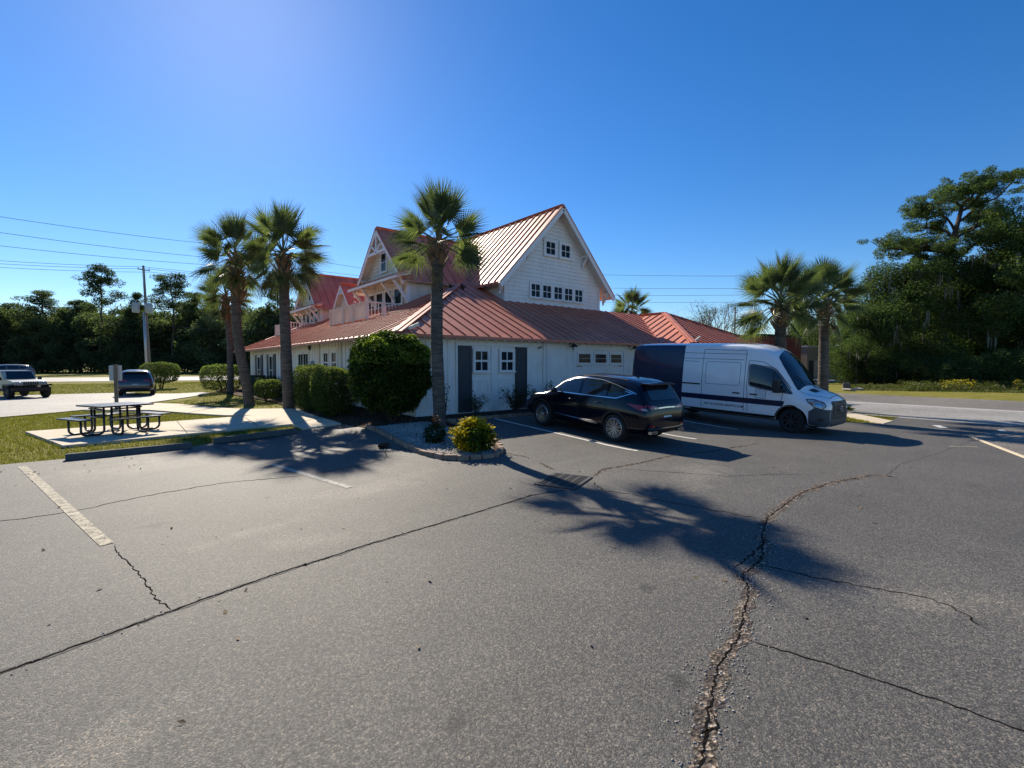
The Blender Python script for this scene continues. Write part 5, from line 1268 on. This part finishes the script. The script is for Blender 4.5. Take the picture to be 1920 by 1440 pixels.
# -- bushes beside the house
bush('round_bush', (6.40, 13.66, .22), (1.18, 1.24, 1.18), 22000, .092, 'bush', 'big glossy rounded bush at the corner of the house', 'bush', zc=1.52, lump=.11, power=2.25, stems=5, aspect=.55, inner=.74, sunlit_top=(3600, 'young'))
bush('clipped_hedge', (5.62, 16.55, .22), (.62, .95, .80), 13000, .065, 'hedge', 'clipped hedge block with rounded front next to the big bush', 'hedge', 'clipped hedges along the house side', 3.6, .06, 3, .86, sunlit_top=(2400, 'young_hedge'))
bush('clipped_hedge', (5.72, 18.95, .22), (.58, 1.05, .84), 13000, .065, 'hedge', 'square clipped hedge behind the rounded hedge block', 'hedge', 'clipped hedges along the house side', 4.5, .05, 3, .90, sunlit_top=(2400, 'young_hedge'))
bush('round_shrub', (5.55, 25.3, .25), (.62, .70, .46), 3200, .065, 'hedge', 'low trimmed shrub with pale top between the two path palms', 'shrub', power=3.2, lump=.05, stems=2, zc=.55, sunlit_top=(1200, 'young_hedge'))
bush('dark_shrub', (6.5, 23.0, .25), (.55, .9, .60), 3000, .08, 'dark_leaf', 'dark low shrub in the bed under the french door', 'shrub', zc=.6, lump=.12)
bush('dark_shrub', (6.4, 29.5, .25), (.6, 1.9, .55), 4200, .08, 'dark_leaf', 'long dark shrub row under the far shuttered windows', 'shrub', zc=.55, lump=.14)
bush('box_hedge', (5.3, 37.2, .2), (1.25, 1.0, .85), 6500, .09, 'hedge', 'wide clipped hedge by the farthest palm', 'hedge', None, 4, .07, 3, .9, sunlit_top=(1600, 'young_hedge'))
bush('round_shrub', (2.55, 49.0, 0), (1.35, 1.3, .85), 7000, .10, 'hedge', 'round topped shrub on short trunks behind the dark suv', 'shrub', power=3.2, lump=.06, stems=5, zc=1.30, sunlit_top=(1600, 'young_hedge'))
cb = MB(); cb.bx(-.4, .4, -.45, .45, 0, 1.05); ac = empty('utility_box', (6.55, 33.2, .22), (0, 0, 0), 'dark green utility cabinet by the far end of the house side', 'utility box')
cb.build('casing', simple('green_cabinet', (.02, .05, .045), .5), ac); cb = MB(); cb.bx(-.43, .43, -.48, .48, 1.05, 1.10); cb.build('lid', M['dark_metal'], ac)
# yellow topped croton in the tip of the bed
ct = empty('croton_bush', (6.02, 8.72, .06), (0, 0, 0), 'green shrub with bright yellow top leaves at the tip of the gravel bed', 'bush')
P, d = shell(2400, (0, 0, .31), (.42, .42, .32), .45, .16, 2.2); link('foliage', leaves('foliage', P, .095, M['croton'], .5, .4, .3, d), ct)
pts = [(.18, .14, .62), (.02, .22, .60), (.26, -.05, .52), (-.30, -.12, .38), (-.33, .02, .28), (.10, .0, .66), (.33, .12, .44), (-.12, .12, .55), (.24, -.26, .33), (-.36, -.2, .18)]
pts += [(.12*k_*math.cos(2.4*k_), .11*k_*math.sin(2.4*k_), .66-.045*k_) for k_ in range(5)]
Q = np.concatenate([np.array(p)+RNG.normal(size=(120, 3))*(.085, .085, .045)+(0, 0, .03) for p in pts]); link('top_leaves', leaves('top_leaves', Q, .095, M['croton_top'], .5, .6, .3), ct)
m = MB()
for i in range(5): a = i*1.26; m.tube([(0, 0, -.05), (.2*math.cos(a), .2*math.sin(a), .4)], [.015, .008], 5)
m.build('stem', M['bark'], ct)
c2 = empty('small_croton', (5.72, 9.9, .1), (0, 0, 0), 'small dark shrub with rusty orange leaves in front of the palm trunk', 'shrub')
P, d = shell(700, (0, 0, .25), (.26, .26, .24), .4, .2); link('foliage', leaves('foliage', P, .08, M['dark_leaf'], .5, .3, .3, d), c2)
Q = np.concatenate([np.array(p)+RNG.normal(size=(45, 3))*(.05, .05, .05) for p in ((.06, .0, .50), (.04, .03, .60))]); link('rust_leaves', leaves('rust_leaves', Q, .07, M['rust_leaf'], .5, .5, .3), c2)
def twiggy(loc, h_, n, spread, label, mat='dark_leaf', leaf=.075, per=26, name='leafy_shrub'):
    t = empty(name, loc, (0, 0, 0), label, 'shrub', 'leafy shrubs against the front wall'); m = MB(); Ps = []
    for i in range(n):
        a = random.uniform(0, 6.28); s = random.uniform(.25, 1)*spread; hh = h_*random.uniform(.55, 1)
        tip = V((math.cos(a)*s, math.sin(a)*s*.6, hh)); mid = V((tip.x*.45, tip.y*.45, hh*.55))
        m.tube([V((tip.x*.1, tip.y*.1, -.03)), mid, tip], [.010, .007, .003], 5)
        for q in range(per):
            u = random.uniform(.25, 1.02); p = (V((0, 0, 0)).lerp(mid, u*2) if u < .5 else mid.lerp(tip, u*2-1)); Ps.append(p+V((random.gauss(0, .06), random.gauss(0, .06), random.gauss(0, .05))))
    m.build('stem', M['bark'], t); link('foliage', leaves('foliage', np.array(Ps), leaf, M[mat], .5, .3, .3), t); return t
twiggy((9.35, 13.35, .27), .80, 16, .48, 'lighter small shrub in front of the left charcoal shutter', 'hedge')
twiggy((10.85, 13.1, .27), 1.05, 30, .75, 'dark leafy shrub under the second front window')
twiggy((11.85, 13.2, .27), .85, 22, .5, 'dark shrub in front of the right charcoal shutter')
twiggy((12.9, 13.3, .27), 1.12, 14, .55, 'thin shrub by the downspout beyond the black suv bonnet')
twiggy((14.1, 13.5, .27), 1.25, 8, .35, 'sparse tall twig shrub beside the garage door', per=14)
twiggy((8.0, 13.2, .27), 1.15, 6, .28, 'sparse twig shrub at the wall just right of the bed palm', per=12)
# debris and stones on the asphalt
db = empty('dead_leaf_clump', (4.66, 10.35, .08), (0, 0, 0), 'dark clump of rolled dead leaves lying on the asphalt by the bed', 'debris')
P, d = shell(90, (0, 0, .05), (.12, .07, .06), .2, .2); link('leaf_heap', leaves('leaf_heap', P, .09, M['bark'], .6, .3, .5, d), db)
tw = [(random.uniform(-3.5, 5), random.uniform(11.2, 14)) for _ in range(150)]+[(random.uniform(-1, 11), random.uniform(1, 10)) for _ in range(110)]
Pf = np.array([(x, y, hgt(x, y)+.012) for x, y in tw]); tag(link('fallen_leaves', leaves('fallen_leaves', Pf, .055, M['dead_leaf'], .5, 1.5, .1)), kind='stuff')
# -- grass blades: lawn at left, island at right
def grass(name, poly, n, hmin, hmax, wd, mat='blade', excl=()):
    xs = np.array([p[0] for p in poly]); ys = np.array([p[1] for p in poly]); pts = []
    X = RNG.uniform(xs.min(), xs.max(), n*3); Y = RNG.uniform(ys.min(), ys.max(), n*3)
    for x, y in zip(X, Y):
        if len(pts) >= n: break
        if in_poly(x, y, poly) and not any(in_poly(x, y, e) for e in excl): pts.append((x, y, hgt(x, y)-.04))
    P = np.array(pts); k = len(P); a = RNG.uniform(0, 6.28, k); hh = RNG.uniform(hmin, hmax, k); ln = RNG.normal(size=(k, 2))*.35*hh[:, None]
    d = np.stack([np.cos(a), np.sin(a), 0*a], 1)*wd*.5; tip = P.copy(); tip[:, :2] += ln; tip[:, 2] += hh
    vs = np.stack([P-d, P+d, tip], 1).reshape(-1, 3); fs = np.arange(3*k).reshape(-1, 3)
    return tag(link(name, np_mesh(name, vs, fs, M[mat])), kind='stuff')
drive_ = [(-3.4, 24.9), (-1.18, 26.9), (.24, 28.9), (2.7, 34.2), (4.6, 36.8), (2.9, 39.7), (.39, 43.4), (-40, 46), (-40, 30), (-14, 23.6)]
path_ = [(-1.2, 26.3), (.9, 24.6), (2.2, 21.7), (2.9, 20.3), (3.68, 19.3), (5.2, 18.4), (5.35, 19.6), (4.95, 20.6), (4.0, 21.9), (3.08, 24.2), (2.03, 28.0), (1.2, 29.7)]
grass('lawn_grass', [(-9, 13.62), (-1.9, 13.72), (1.27, 13.77), (1.77, 14.05), (3.83, 14.43), (4.03, 14.5), (4.0, 21), (-2, 27), (-12, 24)], 60000, .04, .085, .018, excl=(pad, path_, drive_))
grass('far_lawn_grass', [(1.5, 30), (5.3, 20.6), (5.3, 40), (12, 62), (-30, 74), (-34, 46), (-2, 44), (4, 40), (4.6, 36)], 60000, .05, .10, .035, excl=(drive_, path_))
grass('island_grass', [(19.5, 5.6), (20.3, 4.62), (22.95, 4.75), (26.5, 9), (24, 11.5), (20, 11)], 22000, .04, .09, .018, excl=([(26.2, 9.0), (20.95, 4.52), (19.8, 4.52), (21.9, 6.5), (24.6, 9.2)],))
# spiky plant on the island and low yellow flowers
sp_ = empty('spiky_plant', (24.3, 7.0, -.02), (0, 0, 0), 'small spiky dry plant on the grass island beyond the van nose', 'plant')
m = MB()
for i in range(34):
    a = random.uniform(0, 6.28); L = random.uniform(.3, .55); e = random.uniform(.2, 1.2); dd = V((math.cos(a)*math.cos(e), math.sin(a)*math.cos(e), math.sin(e))); s_ = V((-math.sin(a), math.cos(a), 0))*.02
    m.add([s_, -s_, dd*L*.6+V((0, 0, .02))-s_*.7, dd*L-V((0, 0, .08)), dd*L*.6+V((0, 0, .02))+s_*.7], [(0, 1, 2, 3, 4)])
m.build('blade_leaves', M['palm'], sp_)['kind'] = 'stuff'
yf = empty('flower_clump', (23.3, 7.35, -.02), (0, 0, 0), 'low yellow flowering plant at the foot of the palm beyond the bonnet', 'plant')
P, d = shell(900, (0, 0, .3), (.7, .6, .33), .3, .2); link('foliage', leaves('foliage', P, .09, M['weed'], .5, .3, .3, d), yf)
P, d = shell(500, (0, 0, .42), (.7, .6, .33), .8, .2, zmin=.1); link('blossom', leaves('blossom', P, .07, M['flower'], .8, .5, .2, d), yf)
# ------------------------------------------------------------------ trees
def limb(m, a, c, r0, r1, rr, wob=.12, n=5):
    a, c = V(a), V(c); L = (c-a).length; pts = [a]
    for i in range(1, n): pts.append(a.lerp(c, i/n)+V((rr.gauss(0, 1), rr.gauss(0, 1), rr.gauss(0, .7)))*L*wob*.35+V((0, 0, L*.06*math.sin(math.pi*i/n))))
    pts.append(c); m.tube(pts, [r0+(r1-r0)*i/n for i in range(n+1)], 6); return pts
def cloud(rr, cs, n, flat=.6, jit=.5):
    """leaf points round cluster centres (x, y, z, radius)"""
    P = []
    for x, y, z, r in cs:
        k = int(n*r*r); d = RNG.normal(size=(k, 3)); d /= np.linalg.norm(d, axis=1, keepdims=True)
        P.append(np.array((x, y, z))+d*(RNG.uniform(.15, 1, (k, 1))**.5)*r*np.array((1, 1, flat)))
    return np.concatenate(P)
def broad_tree(seed, H, W, base=.12, nl=9, sub=7, leaf=.20, dens=120, mat='oak', flat=.7, moss=0, rt=.3, cr=.16):
    """meshes of a broad tree, local origin at its foot"""
    rr = random.Random(seed); tr = MB(); cs = []; T = V((rr.uniform(-.04, .04)*H, rr.uniform(-.04, .04)*H, H*.55))
    tp = limb(tr, (0, 0, -.2), T, rt, rt*.55, rr, .1); top = T+V((0, 0, H*.35)); limb(tr, T, top, rt*.5, .05, rr, .15)
    for i in range(nl):
        u = base+(1-base)*(i+.5)/nl; a = i*2.4+rr.uniform(-.4, .4)
        prof = math.sin(math.pi*min(1, max(.12, .22+.75*u)))**.7
        o = V((0, 0, 0)).lerp(T, min(1, u/.55)) if u < .55 else T.lerp(top, (u-.55)/.45)
        e = V((math.cos(a)*W*.5*prof*rr.uniform(.75, 1.05), math.sin(a)*W*.5*prof*rr.uniform(.75, 1.05), H*(u*.86+.07)))
        p = limb(tr, o, e, rt*.35*(1.1-u*.7), .03, rr)
        for q in range(sub):
            f = rr.uniform(.35, 1.05); b_ = V(p[min(5, int(f*5))]); c = b_+V((rr.gauss(0, 1), rr.gauss(0, 1), rr.gauss(0, .8)))*W*.075
            cs.append((c.x, c.y, max(.6, min(H*.97, c.z)), W*cr*rr.uniform(.55, 1.15)))
    P = cloud(rr, cs, dens, flat); P = P[P[:, 2] > .15]
    lm = leaves('foliage', P, leaf, M[mat], .55, .3, .25); tm = tr.mesh('trunk', M['bark'], True); mm = None
    if moss:
        m = MB()
        for i in range(moss):
            c = rr.choice(cs); x, y, z = c[0]+rr.uniform(-1, 1)*c[3], c[1]+rr.uniform(-1, 1)*c[3], c[2]-c[3]*flat*rr.uniform(.2, 1); L = rr.uniform(.5, 1.9)
            for k in range(3):
                dx, dy = rr.uniform(-.18, .18), rr.uniform(-.18, .18); w_ = rr.uniform(.03, .09); a = rr.uniform(0, 3.14); s_ = V((math.cos(a)*w_, math.sin(a)*w_, 0)); b_ = V((x+dx, y+dy, z))
                m.add([b_-s_*.6, b_+s_*.6, b_+s_+V((0, 0, -L*.45)), b_-s_+V((.03, 0, -L*.45)), b_+V((.05, .02, -L*rr.uniform(.8, 1.1)))], [(0, 1, 2, 3), (3, 2, 4)])
        mm = m.mesh('moss', M['moss'])
    return lm, tm, mm
def pine_tree(seed, H, W, first=.45, nl=16, leaf=.34, dens=55, flat=.38, rt=.28, lean=.03, cr=.13, mat='pine', droop=.1):
    rr = random.Random(seed); tr = MB(); cs = []; T = V((lean*H, rr.uniform(-.02, .02)*H, H*.97))
    tp = limb(tr, (0, 0, -.2), T, rt, .06, rr, .05, 8)
    for i in range(nl):
        u = first+(1-first)*(i+.3)/nl; a = i*2.4+rr.uniform(-.6, .6); k = min(7, int(u*8)); o = V(tp[k]).lerp(tp[k+1], u*8-k) if k < 8 else V(T)
        L = W*.5*(1.05-.55*(u-first)/(1-first))*rr.uniform(.6, 1.1)
        e = o+V((math.cos(a)*L, math.sin(a)*L, L*rr.uniform(-droop, .30)))
        p = limb(tr, o, e, rt*.28, .03, rr, .18)
        for q in range(rr.randint(4, 7)):
            f = rr.uniform(.45, 1.05); b_ = V(p[min(5, int(f*5))]); c = b_+V((rr.gauss(0, 1)*W*.06, rr.gauss(0, 1)*W*.06, rr.gauss(.02, .03)*W+.1)); cs.append((c.x, c.y, c.z, W*cr*rr.uniform(.5, 1.1)))
            if q < 3: limb(tr, b_, c, rt*.09, .015, rr, .2, 3)
    cs.append((T.x, T.y, T.z, W*cr))
    P = cloud(rr, cs, dens, flat); n = len(P)
    lm = leaves('foliage', P, leaf, M[mat], .28, .5, .1)
    return lm, tr.mesh('trunk', M['bark'], True), None
def plant_tree(name, meshes, loc, label, cat='tree', group=None, rot=0, s=(1, 1, 1)):
    t = empty(name, loc, (0, 0, rot), label, cat, group); t.scale = s
    link('crown', meshes[0], t); link('trunk', meshes[1], t)
    if meshes[2]: link('moss', meshes[2], t)['kind'] = 'stuff'
    return t
# -- the wood beyond the highway, left
FV = [broad_tree(40+i, 12.5, 10, .04, 11, 7, .50, 34, 'forest', .75, 0, .22, .17) for i in range(4)]
PV = [pine_tree(60+i, 20, 8.5, .50, 15, .55, 60, .6, .26, (-1)**i*.03, .155) for i in range(4)]
px = -230; i = 0; FL = ['bushy dark tree', 'dense spreading tree', 'rounded leafy tree', 'ragged leafy tree']
while px < 640:
    D = 112+random.uniform(-4, 10); x, y = at(px, D)
    plant_tree('forest_tree', FV[i % 4], (x, y, -.05), 'dense leafy tree at the front edge of the dark wood across the highway', 'tree', 'leafy trees at the front of the wood', random.uniform(0, 6.28), (random.uniform(.9, 1.2),)*2+(random.uniform(1.0, 1.28),)); px += 24; i += 1
px = -220
while px < 640:
    D = 124+random.uniform(0, 12); x, y = at(px, D)
    plant_tree('forest_tree', FV[(i+1) % 4], (x, y, -.05), 'leafy tree top rising behind the front trees of the wood across the highway', 'tree', 'taller leafy trees deeper in the wood', random.uniform(0, 6.28), (random.uniform(1.0, 1.3),)*2+(random.uniform(1.2, 1.5),)); px += 30; i += 1
for k, (px, D, H, W, lab) in enumerate(((192, 110, 24.5, 9, 'tallest flat topped pine left of the utility pole'), (88, 114, 19, 10, 'broad pine over the far left cars'), (328, 112, 23, 9, 'tall pine just right of the utility pole'), (262, 118, 19.5, 7, 'slim pine behind the utility pole'),
        (520, 108, 22.5, 8, 'pine seen between the path palm and the far dormer'), (20, 116, 16.5, 8, 'pine at the left edge of the wood'), (400, 116, 19, 8, 'pine behind the farthest lawn palm'), (150, 120, 18, 8, 'pine crowded against the tallest pine'), (-60, 112, 19, 9, 'pine beyond the left end of the view'), (580, 114, 18, 8, 'pine low behind the balcony railing'), (365, 120, 20, 7, 'pine to the right of the tall pole pine'))):
    x, y = at(px, D); plant_tree('forest_pine', PV[k % 4], (x, y, -.05), lab, 'pine tree', 'pines of the wood across the highway', k*1.7, (W/8.5, W/8.5, H/20))
us = []
for px in np.arange(-260, 660, 3.2):
    x, y = at(px, 107+random.uniform(0, 6)); us.append((x, y, random.uniform(.6, 4.5), random.uniform(.9, 1.7)))
tag(link('forest_undergrowth', leaves('forest_undergrowth', cloud(random, us, 70, .9), .42, M['forest'], .55, .3)), kind='stuff')
# -- right: mossy oaks and the big pine
OK_ = [broad_tree(80, 13.5, 13, .02, 18, 10, .21, 200, 'oak', .7, 170, .34, .12), broad_tree(81, 12, 12, .02, 17, 10, .20, 200, 'oak', .72, 110, .3, .13), broad_tree(82, 15, 12, .04, 17, 10, .22, 190, 'oak', .75, 60, .32, .13)]
def rp(px, D): x, y = at(px, D); return (x, y, -.03)
plant_tree('live_oak', OK_[0], rp(1690, 49), 'live oak hung with grey moss right behind the second van palm', 'oak tree', 'live oaks along the side road', .4, (.92, .92, .93))
plant_tree('live_oak', OK_[1], rp(1800, 52), 'dense live oak under the big pine', 'oak tree', 'live oaks along the side road', 2.2, (1.05, 1.05, 1.12))
plant_tree('live_oak', OK_[2], rp(1905, 47), 'tall live oak at the right edge of the view', 'oak tree', 'live oaks along the side road', 1.1, (1.1, 1.1, 1.12))
plant_tree('live_oak', OK_[1], rp(1745, 58), 'live oak half hidden between the mossy oak and the big pine', 'oak tree', 'live oaks along the side road', 4.2, (1.0, 1.0, 1.1))
plant_tree('live_oak', OK_[0], rp(2010, 46), 'live oak outside the right edge by the road', 'oak tree', 'live oaks along the side road', 3.0, (1.1, 1.1, 1.25))
plant_tree('live_oak', OK_[2], rp(1630, 62), 'smaller live oak behind the mossy oak beside the drive', 'oak tree', 'live oaks along the side road', 5.0, (.8, .8, .72))
plant_tree('live_oak', OK_[1], rp(1625, 47), 'leftmost live oak with low mossy boughs behind the bonnet palm', 'oak tree', 'live oaks along the side road', 5.4, (.62, .62, .66))
plant_tree('live_oak', OK_[0], rp(1850, 58), 'live oak filling the gap behind the big pine trunk', 'oak tree', 'live oaks along the side road', 1.9, (1.1, 1.1, 1.15))
# big pine: hand placed limbs, crown leaning right
rr = random.Random(5); tr = MB(); cs = []
def BP(px, py, dz=0): 
    x, y = at(px, 52+dz); return V((x, y, 2+(683-py)*(52+dz)/899))
B0 = BP(1760, 705); 
tk = [BP(1765, 705), BP(1770, 600, .3), BP(1772, 520), BP(1778, 450, -.3), BP(1790, 400)]
tr.tube(tk, [.42, .38, .33, .26, .2], 8)
LB = [((1772, 520), (1640, 455, -1.5)), ((1775, 480), (1660, 470, 2)), ((1778, 455), (1690, 400, 1)), ((1782, 440), (1720, 380, -2)), ((1790, 400), (1760, 350, 1)), ((1790, 400), (1830, 345, -1)), ((1790, 400), (1885, 330, .5)), ((1780, 450), (1850, 400, 2)), ((1778, 460), (1880, 385, -2)), ((1774, 500), (1870, 440, 1)), ((1776, 470), (1700, 480, -2)), ((1786, 420), (1910, 350, 2)), ((1772, 520), (1720, 510, 2))]
for (a, c) in LB:
    p = limb(tr, BP(*a), BP(c[0], c[1], c[2]), .15, .04, rr, .16, 6)
    for q in range(21):
        f = rr.uniform(.32, 1.02); b_ = V(p[min(6, int(f*6))]); cc = b_+V((rr.gauss(0, 1.1), rr.gauss(0, 1.1), rr.gauss(.25, .55))); cs.append((cc.x, cc.y, cc.z, rr.uniform(.45, .95)))
        if q < 11: limb(tr, b_, cc, .045, .015, rr, .2, 3)
bp = empty('big_pine', (B0.x, B0.y, 0), (0, 0, 0), 'big spreading pine rising above the oaks at the right', 'pine tree')
link('crown', leaves('crown', cloud(rr, cs, 400, .6), .30, M['pine'], .25, .4, .1), bp, True); link('trunk', tr.mesh('trunk', M['bark'], True), bp, True)
mm = MB()
for i in range(90):
    b_ = BP(rr.uniform(1725, 1800), rr.uniform(500, 560), rr.uniform(-2, 1)); L = rr.uniform(.8, 2.4); w_ = rr.uniform(.05, .12); a = rr.uniform(0, 3.14); s_ = V((math.cos(a)*w_, math.sin(a)*w_, 0))
    mm.add([b_-s_*.6, b_+s_*.6, b_+s_+V((0, 0, -L*.5)), b_-s_+V((0, 0, -L*.5)), b_+V((.05, .02, -L))], [(0, 1, 2, 3), (3, 2, 4)])
mm.build('moss', M['moss'], bp, True)['kind'] = 'stuff'
# leaning pale dead branch under the oaks, roadside brush
for k, (px, D, r_, n, lab, mt) in enumerate(((1790, 41.5, (2.4, 1.8, 1.5), 7000, 'rounded green brush at the foot of the oaks by the road', 'oak'), (1650, 46, (2.2, 1.6, 1.5), 6500, 'dark brush under the mossy oak', 'dark_leaf'), (1730, 45, (2.6, 1.6, 1.7), 6500, 'dark brush between the mossy oak and the green brush', 'oak'), (1870, 41, (2.8, 1.8, 1.8), 7000, 'brush at the right end of the road edge', 'oak'), (1600, 50, (1.6, 1.3, 1.2), 4000, 'low brush at the corner of the gravel drive', 'hedge'), (1960, 39, (3, 2, 2), 7000, 'brush beyond the right end of the road edge', 'oak'))):
    x, y = at(px, D); bush('roadside_brush', (x, y, -.05), r_, n, .16, mt, lab, 'brush', 'brush along the side road', 2.2, .22, 4, r_[2]*.8, .5, -1, k)
for k, (px, D, r_, lab) in enumerate(((1545, 75, (4.5, 4, 3.4), 'rounded tree over the tan wall beyond the second palm'), (1520, 84, (3.5, 3.5, 3.0), 'bright tree tops behind the red wall'), (1500, 80, (2.4, 2.4, 2.3), 'small tree crown just right of the first van palm'))):
    x, y = at(px, D); bush('yard_tree', (x, y, 0), r_, 7000, .30, 'oak', lab, 'tree', 'trees behind the red building', 2.2, .2, 4, 6.2)
# weeds with yellow flowers along the road edge
wpt = []; fpt = []
for i in range(2600):
    px = random.uniform(1600, 1990); D = random.uniform(36.0, 41.0) if px > 1700 else random.uniform(39, 43); x, y = at(px, D); hmx = .3 if px < 1690 else .75
    hh = random.uniform(.05, hmx)
    for q in range(7): wpt.append((x+random.gauss(0, .12), y+random.gauss(0, .12), hh*random.uniform(.1, 1)))
    cl = math.sin(px*.05)+math.sin(px*.021+1)
    if cl > .55 and random.random() < .4: fpt += [(x+random.gauss(0, .08), y+random.gauss(0, .08), hh+random.uniform(0, .1)) for _ in range(4)]
tag(link('roadside_weeds', leaves('roadside_weeds', np.array(wpt), .17, M['weed'], .3, .4, .3)), kind='stuff')
tag(link('weed_flowers', leaves('weed_flowers', np.array(fpt), .11, M['flower'], .8, .5, .2)), kind='stuff')
grass('verge_grass', [at(1590, 37.5), at(1990, 33), at(2040, 43), at(1600, 47)], 26000, .06, .2, .05, 'weed')
bx_, by_ = at(1588, 38.2); bo_ = empty('concrete_marker', (bx_, by_, 0), (0, 0, R(20)), 'small square concrete block standing at the road edge', 'concrete block')
m = MB(); m.box((0, 0, .25), (.55, .5, .55)); bev(m, 'block', M['wheel_stop'], bo_, .03)
for k, (px, D, lab) in enumerate(((1611, 37.6, 'low broken slab lying right of the concrete block'), (1592, 36.6, 'flat pale rock in front of the concrete block'))):
    x, y = at(px, D); m = MB(); m.box((0, 0, .06), (.9, .5, .16), Matrix.Rotation(.15, 3, 'X')); o = bev(m, 'broken_slab', M['stone'], None, .05); o.location = (x, y, 0); o.rotation_euler.z = k; tag(o, lab, 'slab')
# bare tree behind the wing roof
rr = random.Random(9); tr = MB(); lp = []
def grow(p, d, L, r, lev):
    q = p+d*L; pts = [p, p.lerp(q, .5)+V((rr.gauss(0, .05), rr.gauss(0, .05), 0))*L, q]; tr.tube(pts, [r, r*.8, r*.62], 5, False)
    if lev == 0:
        for _ in range(3): lp.append(q+V((rr.gauss(0, .2), rr.gauss(0, .2), rr.gauss(0, .2))))
        return
    for k in range(rr.choice((2, 3, 3))):
        nd = (d+V((rr.gauss(0, .42), rr.gauss(0, .42), rr.gauss(.12, .22)))).normalized(); grow(q, nd, L*rr.uniform(.66, .86), r*.62, lev-1)
bx_, by_ = at(1340, 62); 
for k in range(5): grow(V((rr.uniform(-.4, .4), rr.uniform(-.4, .4), 0)), V((rr.gauss(0, .3), rr.gauss(0, .3), 1)).normalized(), 2.9, .14, 5)
bt_ = empty('bare_tree', (bx_, by_, 0), (0, 0, 0), 'nearly leafless pale tree behind the right wing roof', 'tree'); link('branches', tr.mesh('branches', M['pale_bark'], True), bt_); link('last_leaves', leaves('last_leaves', np.array([tuple(p) for p in lp]), .16, M['weed'], .5, .3), bt_)
# poles far right of the house
for px, top, D, r_, lab, arm in ((1376, 577, 66, .14, 'plain pole standing behind the bare tree', False), (1408, 604, 90, .16, 'far utility pole with a short cross arm over the red wall', True), (1476, 500, 70, .17, 'thick pole partly hidden behind the first van palm', False)):
    x, y = at(px, D); zt_ = 2+(683-top)*D/899; t = empty('roadside_pole', (x, y, 0), (0, 0, 0), lab, 'pole'); m = MB(); m.tube([(0, 0, -.2), (0, 0, zt_)], [r_, r_*.75], 8); m.build('pole_shaft', M['pole'], t, smooth=True)
    if arm: m = MB(); m.beam((-1, -.8, zt_-.9), (.3, .2, zt_-.9), .12, .12); m.build('cross_arm', M['pole'], t)
for k, (py0, py1, lab) in enumerate(((513, 519, 'topmost wire right of the big gable'), (539, 541, 'second wire right of the big gable'), (553, 553, 'third wire right of the big gable'), (566, 566, 'fourth wire right of the big gable'))):
    wires([wp(900, py0-3, 90), wp(1476, py1, 70.3)], .3, .022, lab)
for k, py in enumerate((610, 619, 628, 637)): wires([wp(1408, py, 90.4), wp(1600, py+12, 70)], .4, .02, ('uppermost', 'second', 'third', 'lowest')[k]+' of the thin wires from the far pole toward the second palm')
# red brick building and tan shed
rx, ry = at(1485, 62); RBt = empty('red_building', (rx, ry, 0), (0, 0, R(-12)), 'low flat roofed red brick building beyond the van', 'building')
def lb(m, name, mat, par): return m.build(name, M[mat], par)
m = MB(); m.bx(-6.5, 1.75, 0, 10, 0, 5.45); w_ = lb(m, 'wall', 'brick_red', RBt)
m = MB(); m.bx(-6.55, 1.80, -.05, 10.05, 5.45, 5.75); lb(m, 'parapet', 'dark_metal', RBt)
bj = MB()
for z in np.arange(.3, 5.4, .3): bj.bx(-6.5, 1.752, -.006, 0, z, z+.03)
lb(bj, 'mortar_joint', 'tan_wall', w_)['kind'] = 'stuff'
m = MB(); m.bx(-6.5, 1.76, -.02, -.008, 0, .9); lb(m, 'plinth', 'tan_wall', RBt)
tx, ty = at(1512, 64); TS = empty('tan_shed', (tx, ty, 0), (0, 0, R(-12)), 'tan walled shed with pale doors joined to the red building', 'shed')
m = MB(); m.bx(.05, 9, 0, 7, 0, 4.3); lb(m, 'wall', 'tan_wall', TS)
m = MB(); m.bx(0, 9.05, -.06, 7.05, 4.3, 4.5); lb(m, 'fascia', 'cream', TS)
for x, w0, mt in ((.45, .95, 'shutter'), (1.75, 1.6, 'cream'), (4.2, 1.6, 'cream')):
    m = MB(); m.bx(x, x+w0, -.05, 0, 0, 2.5); lb(m, 'door', mt, TS)
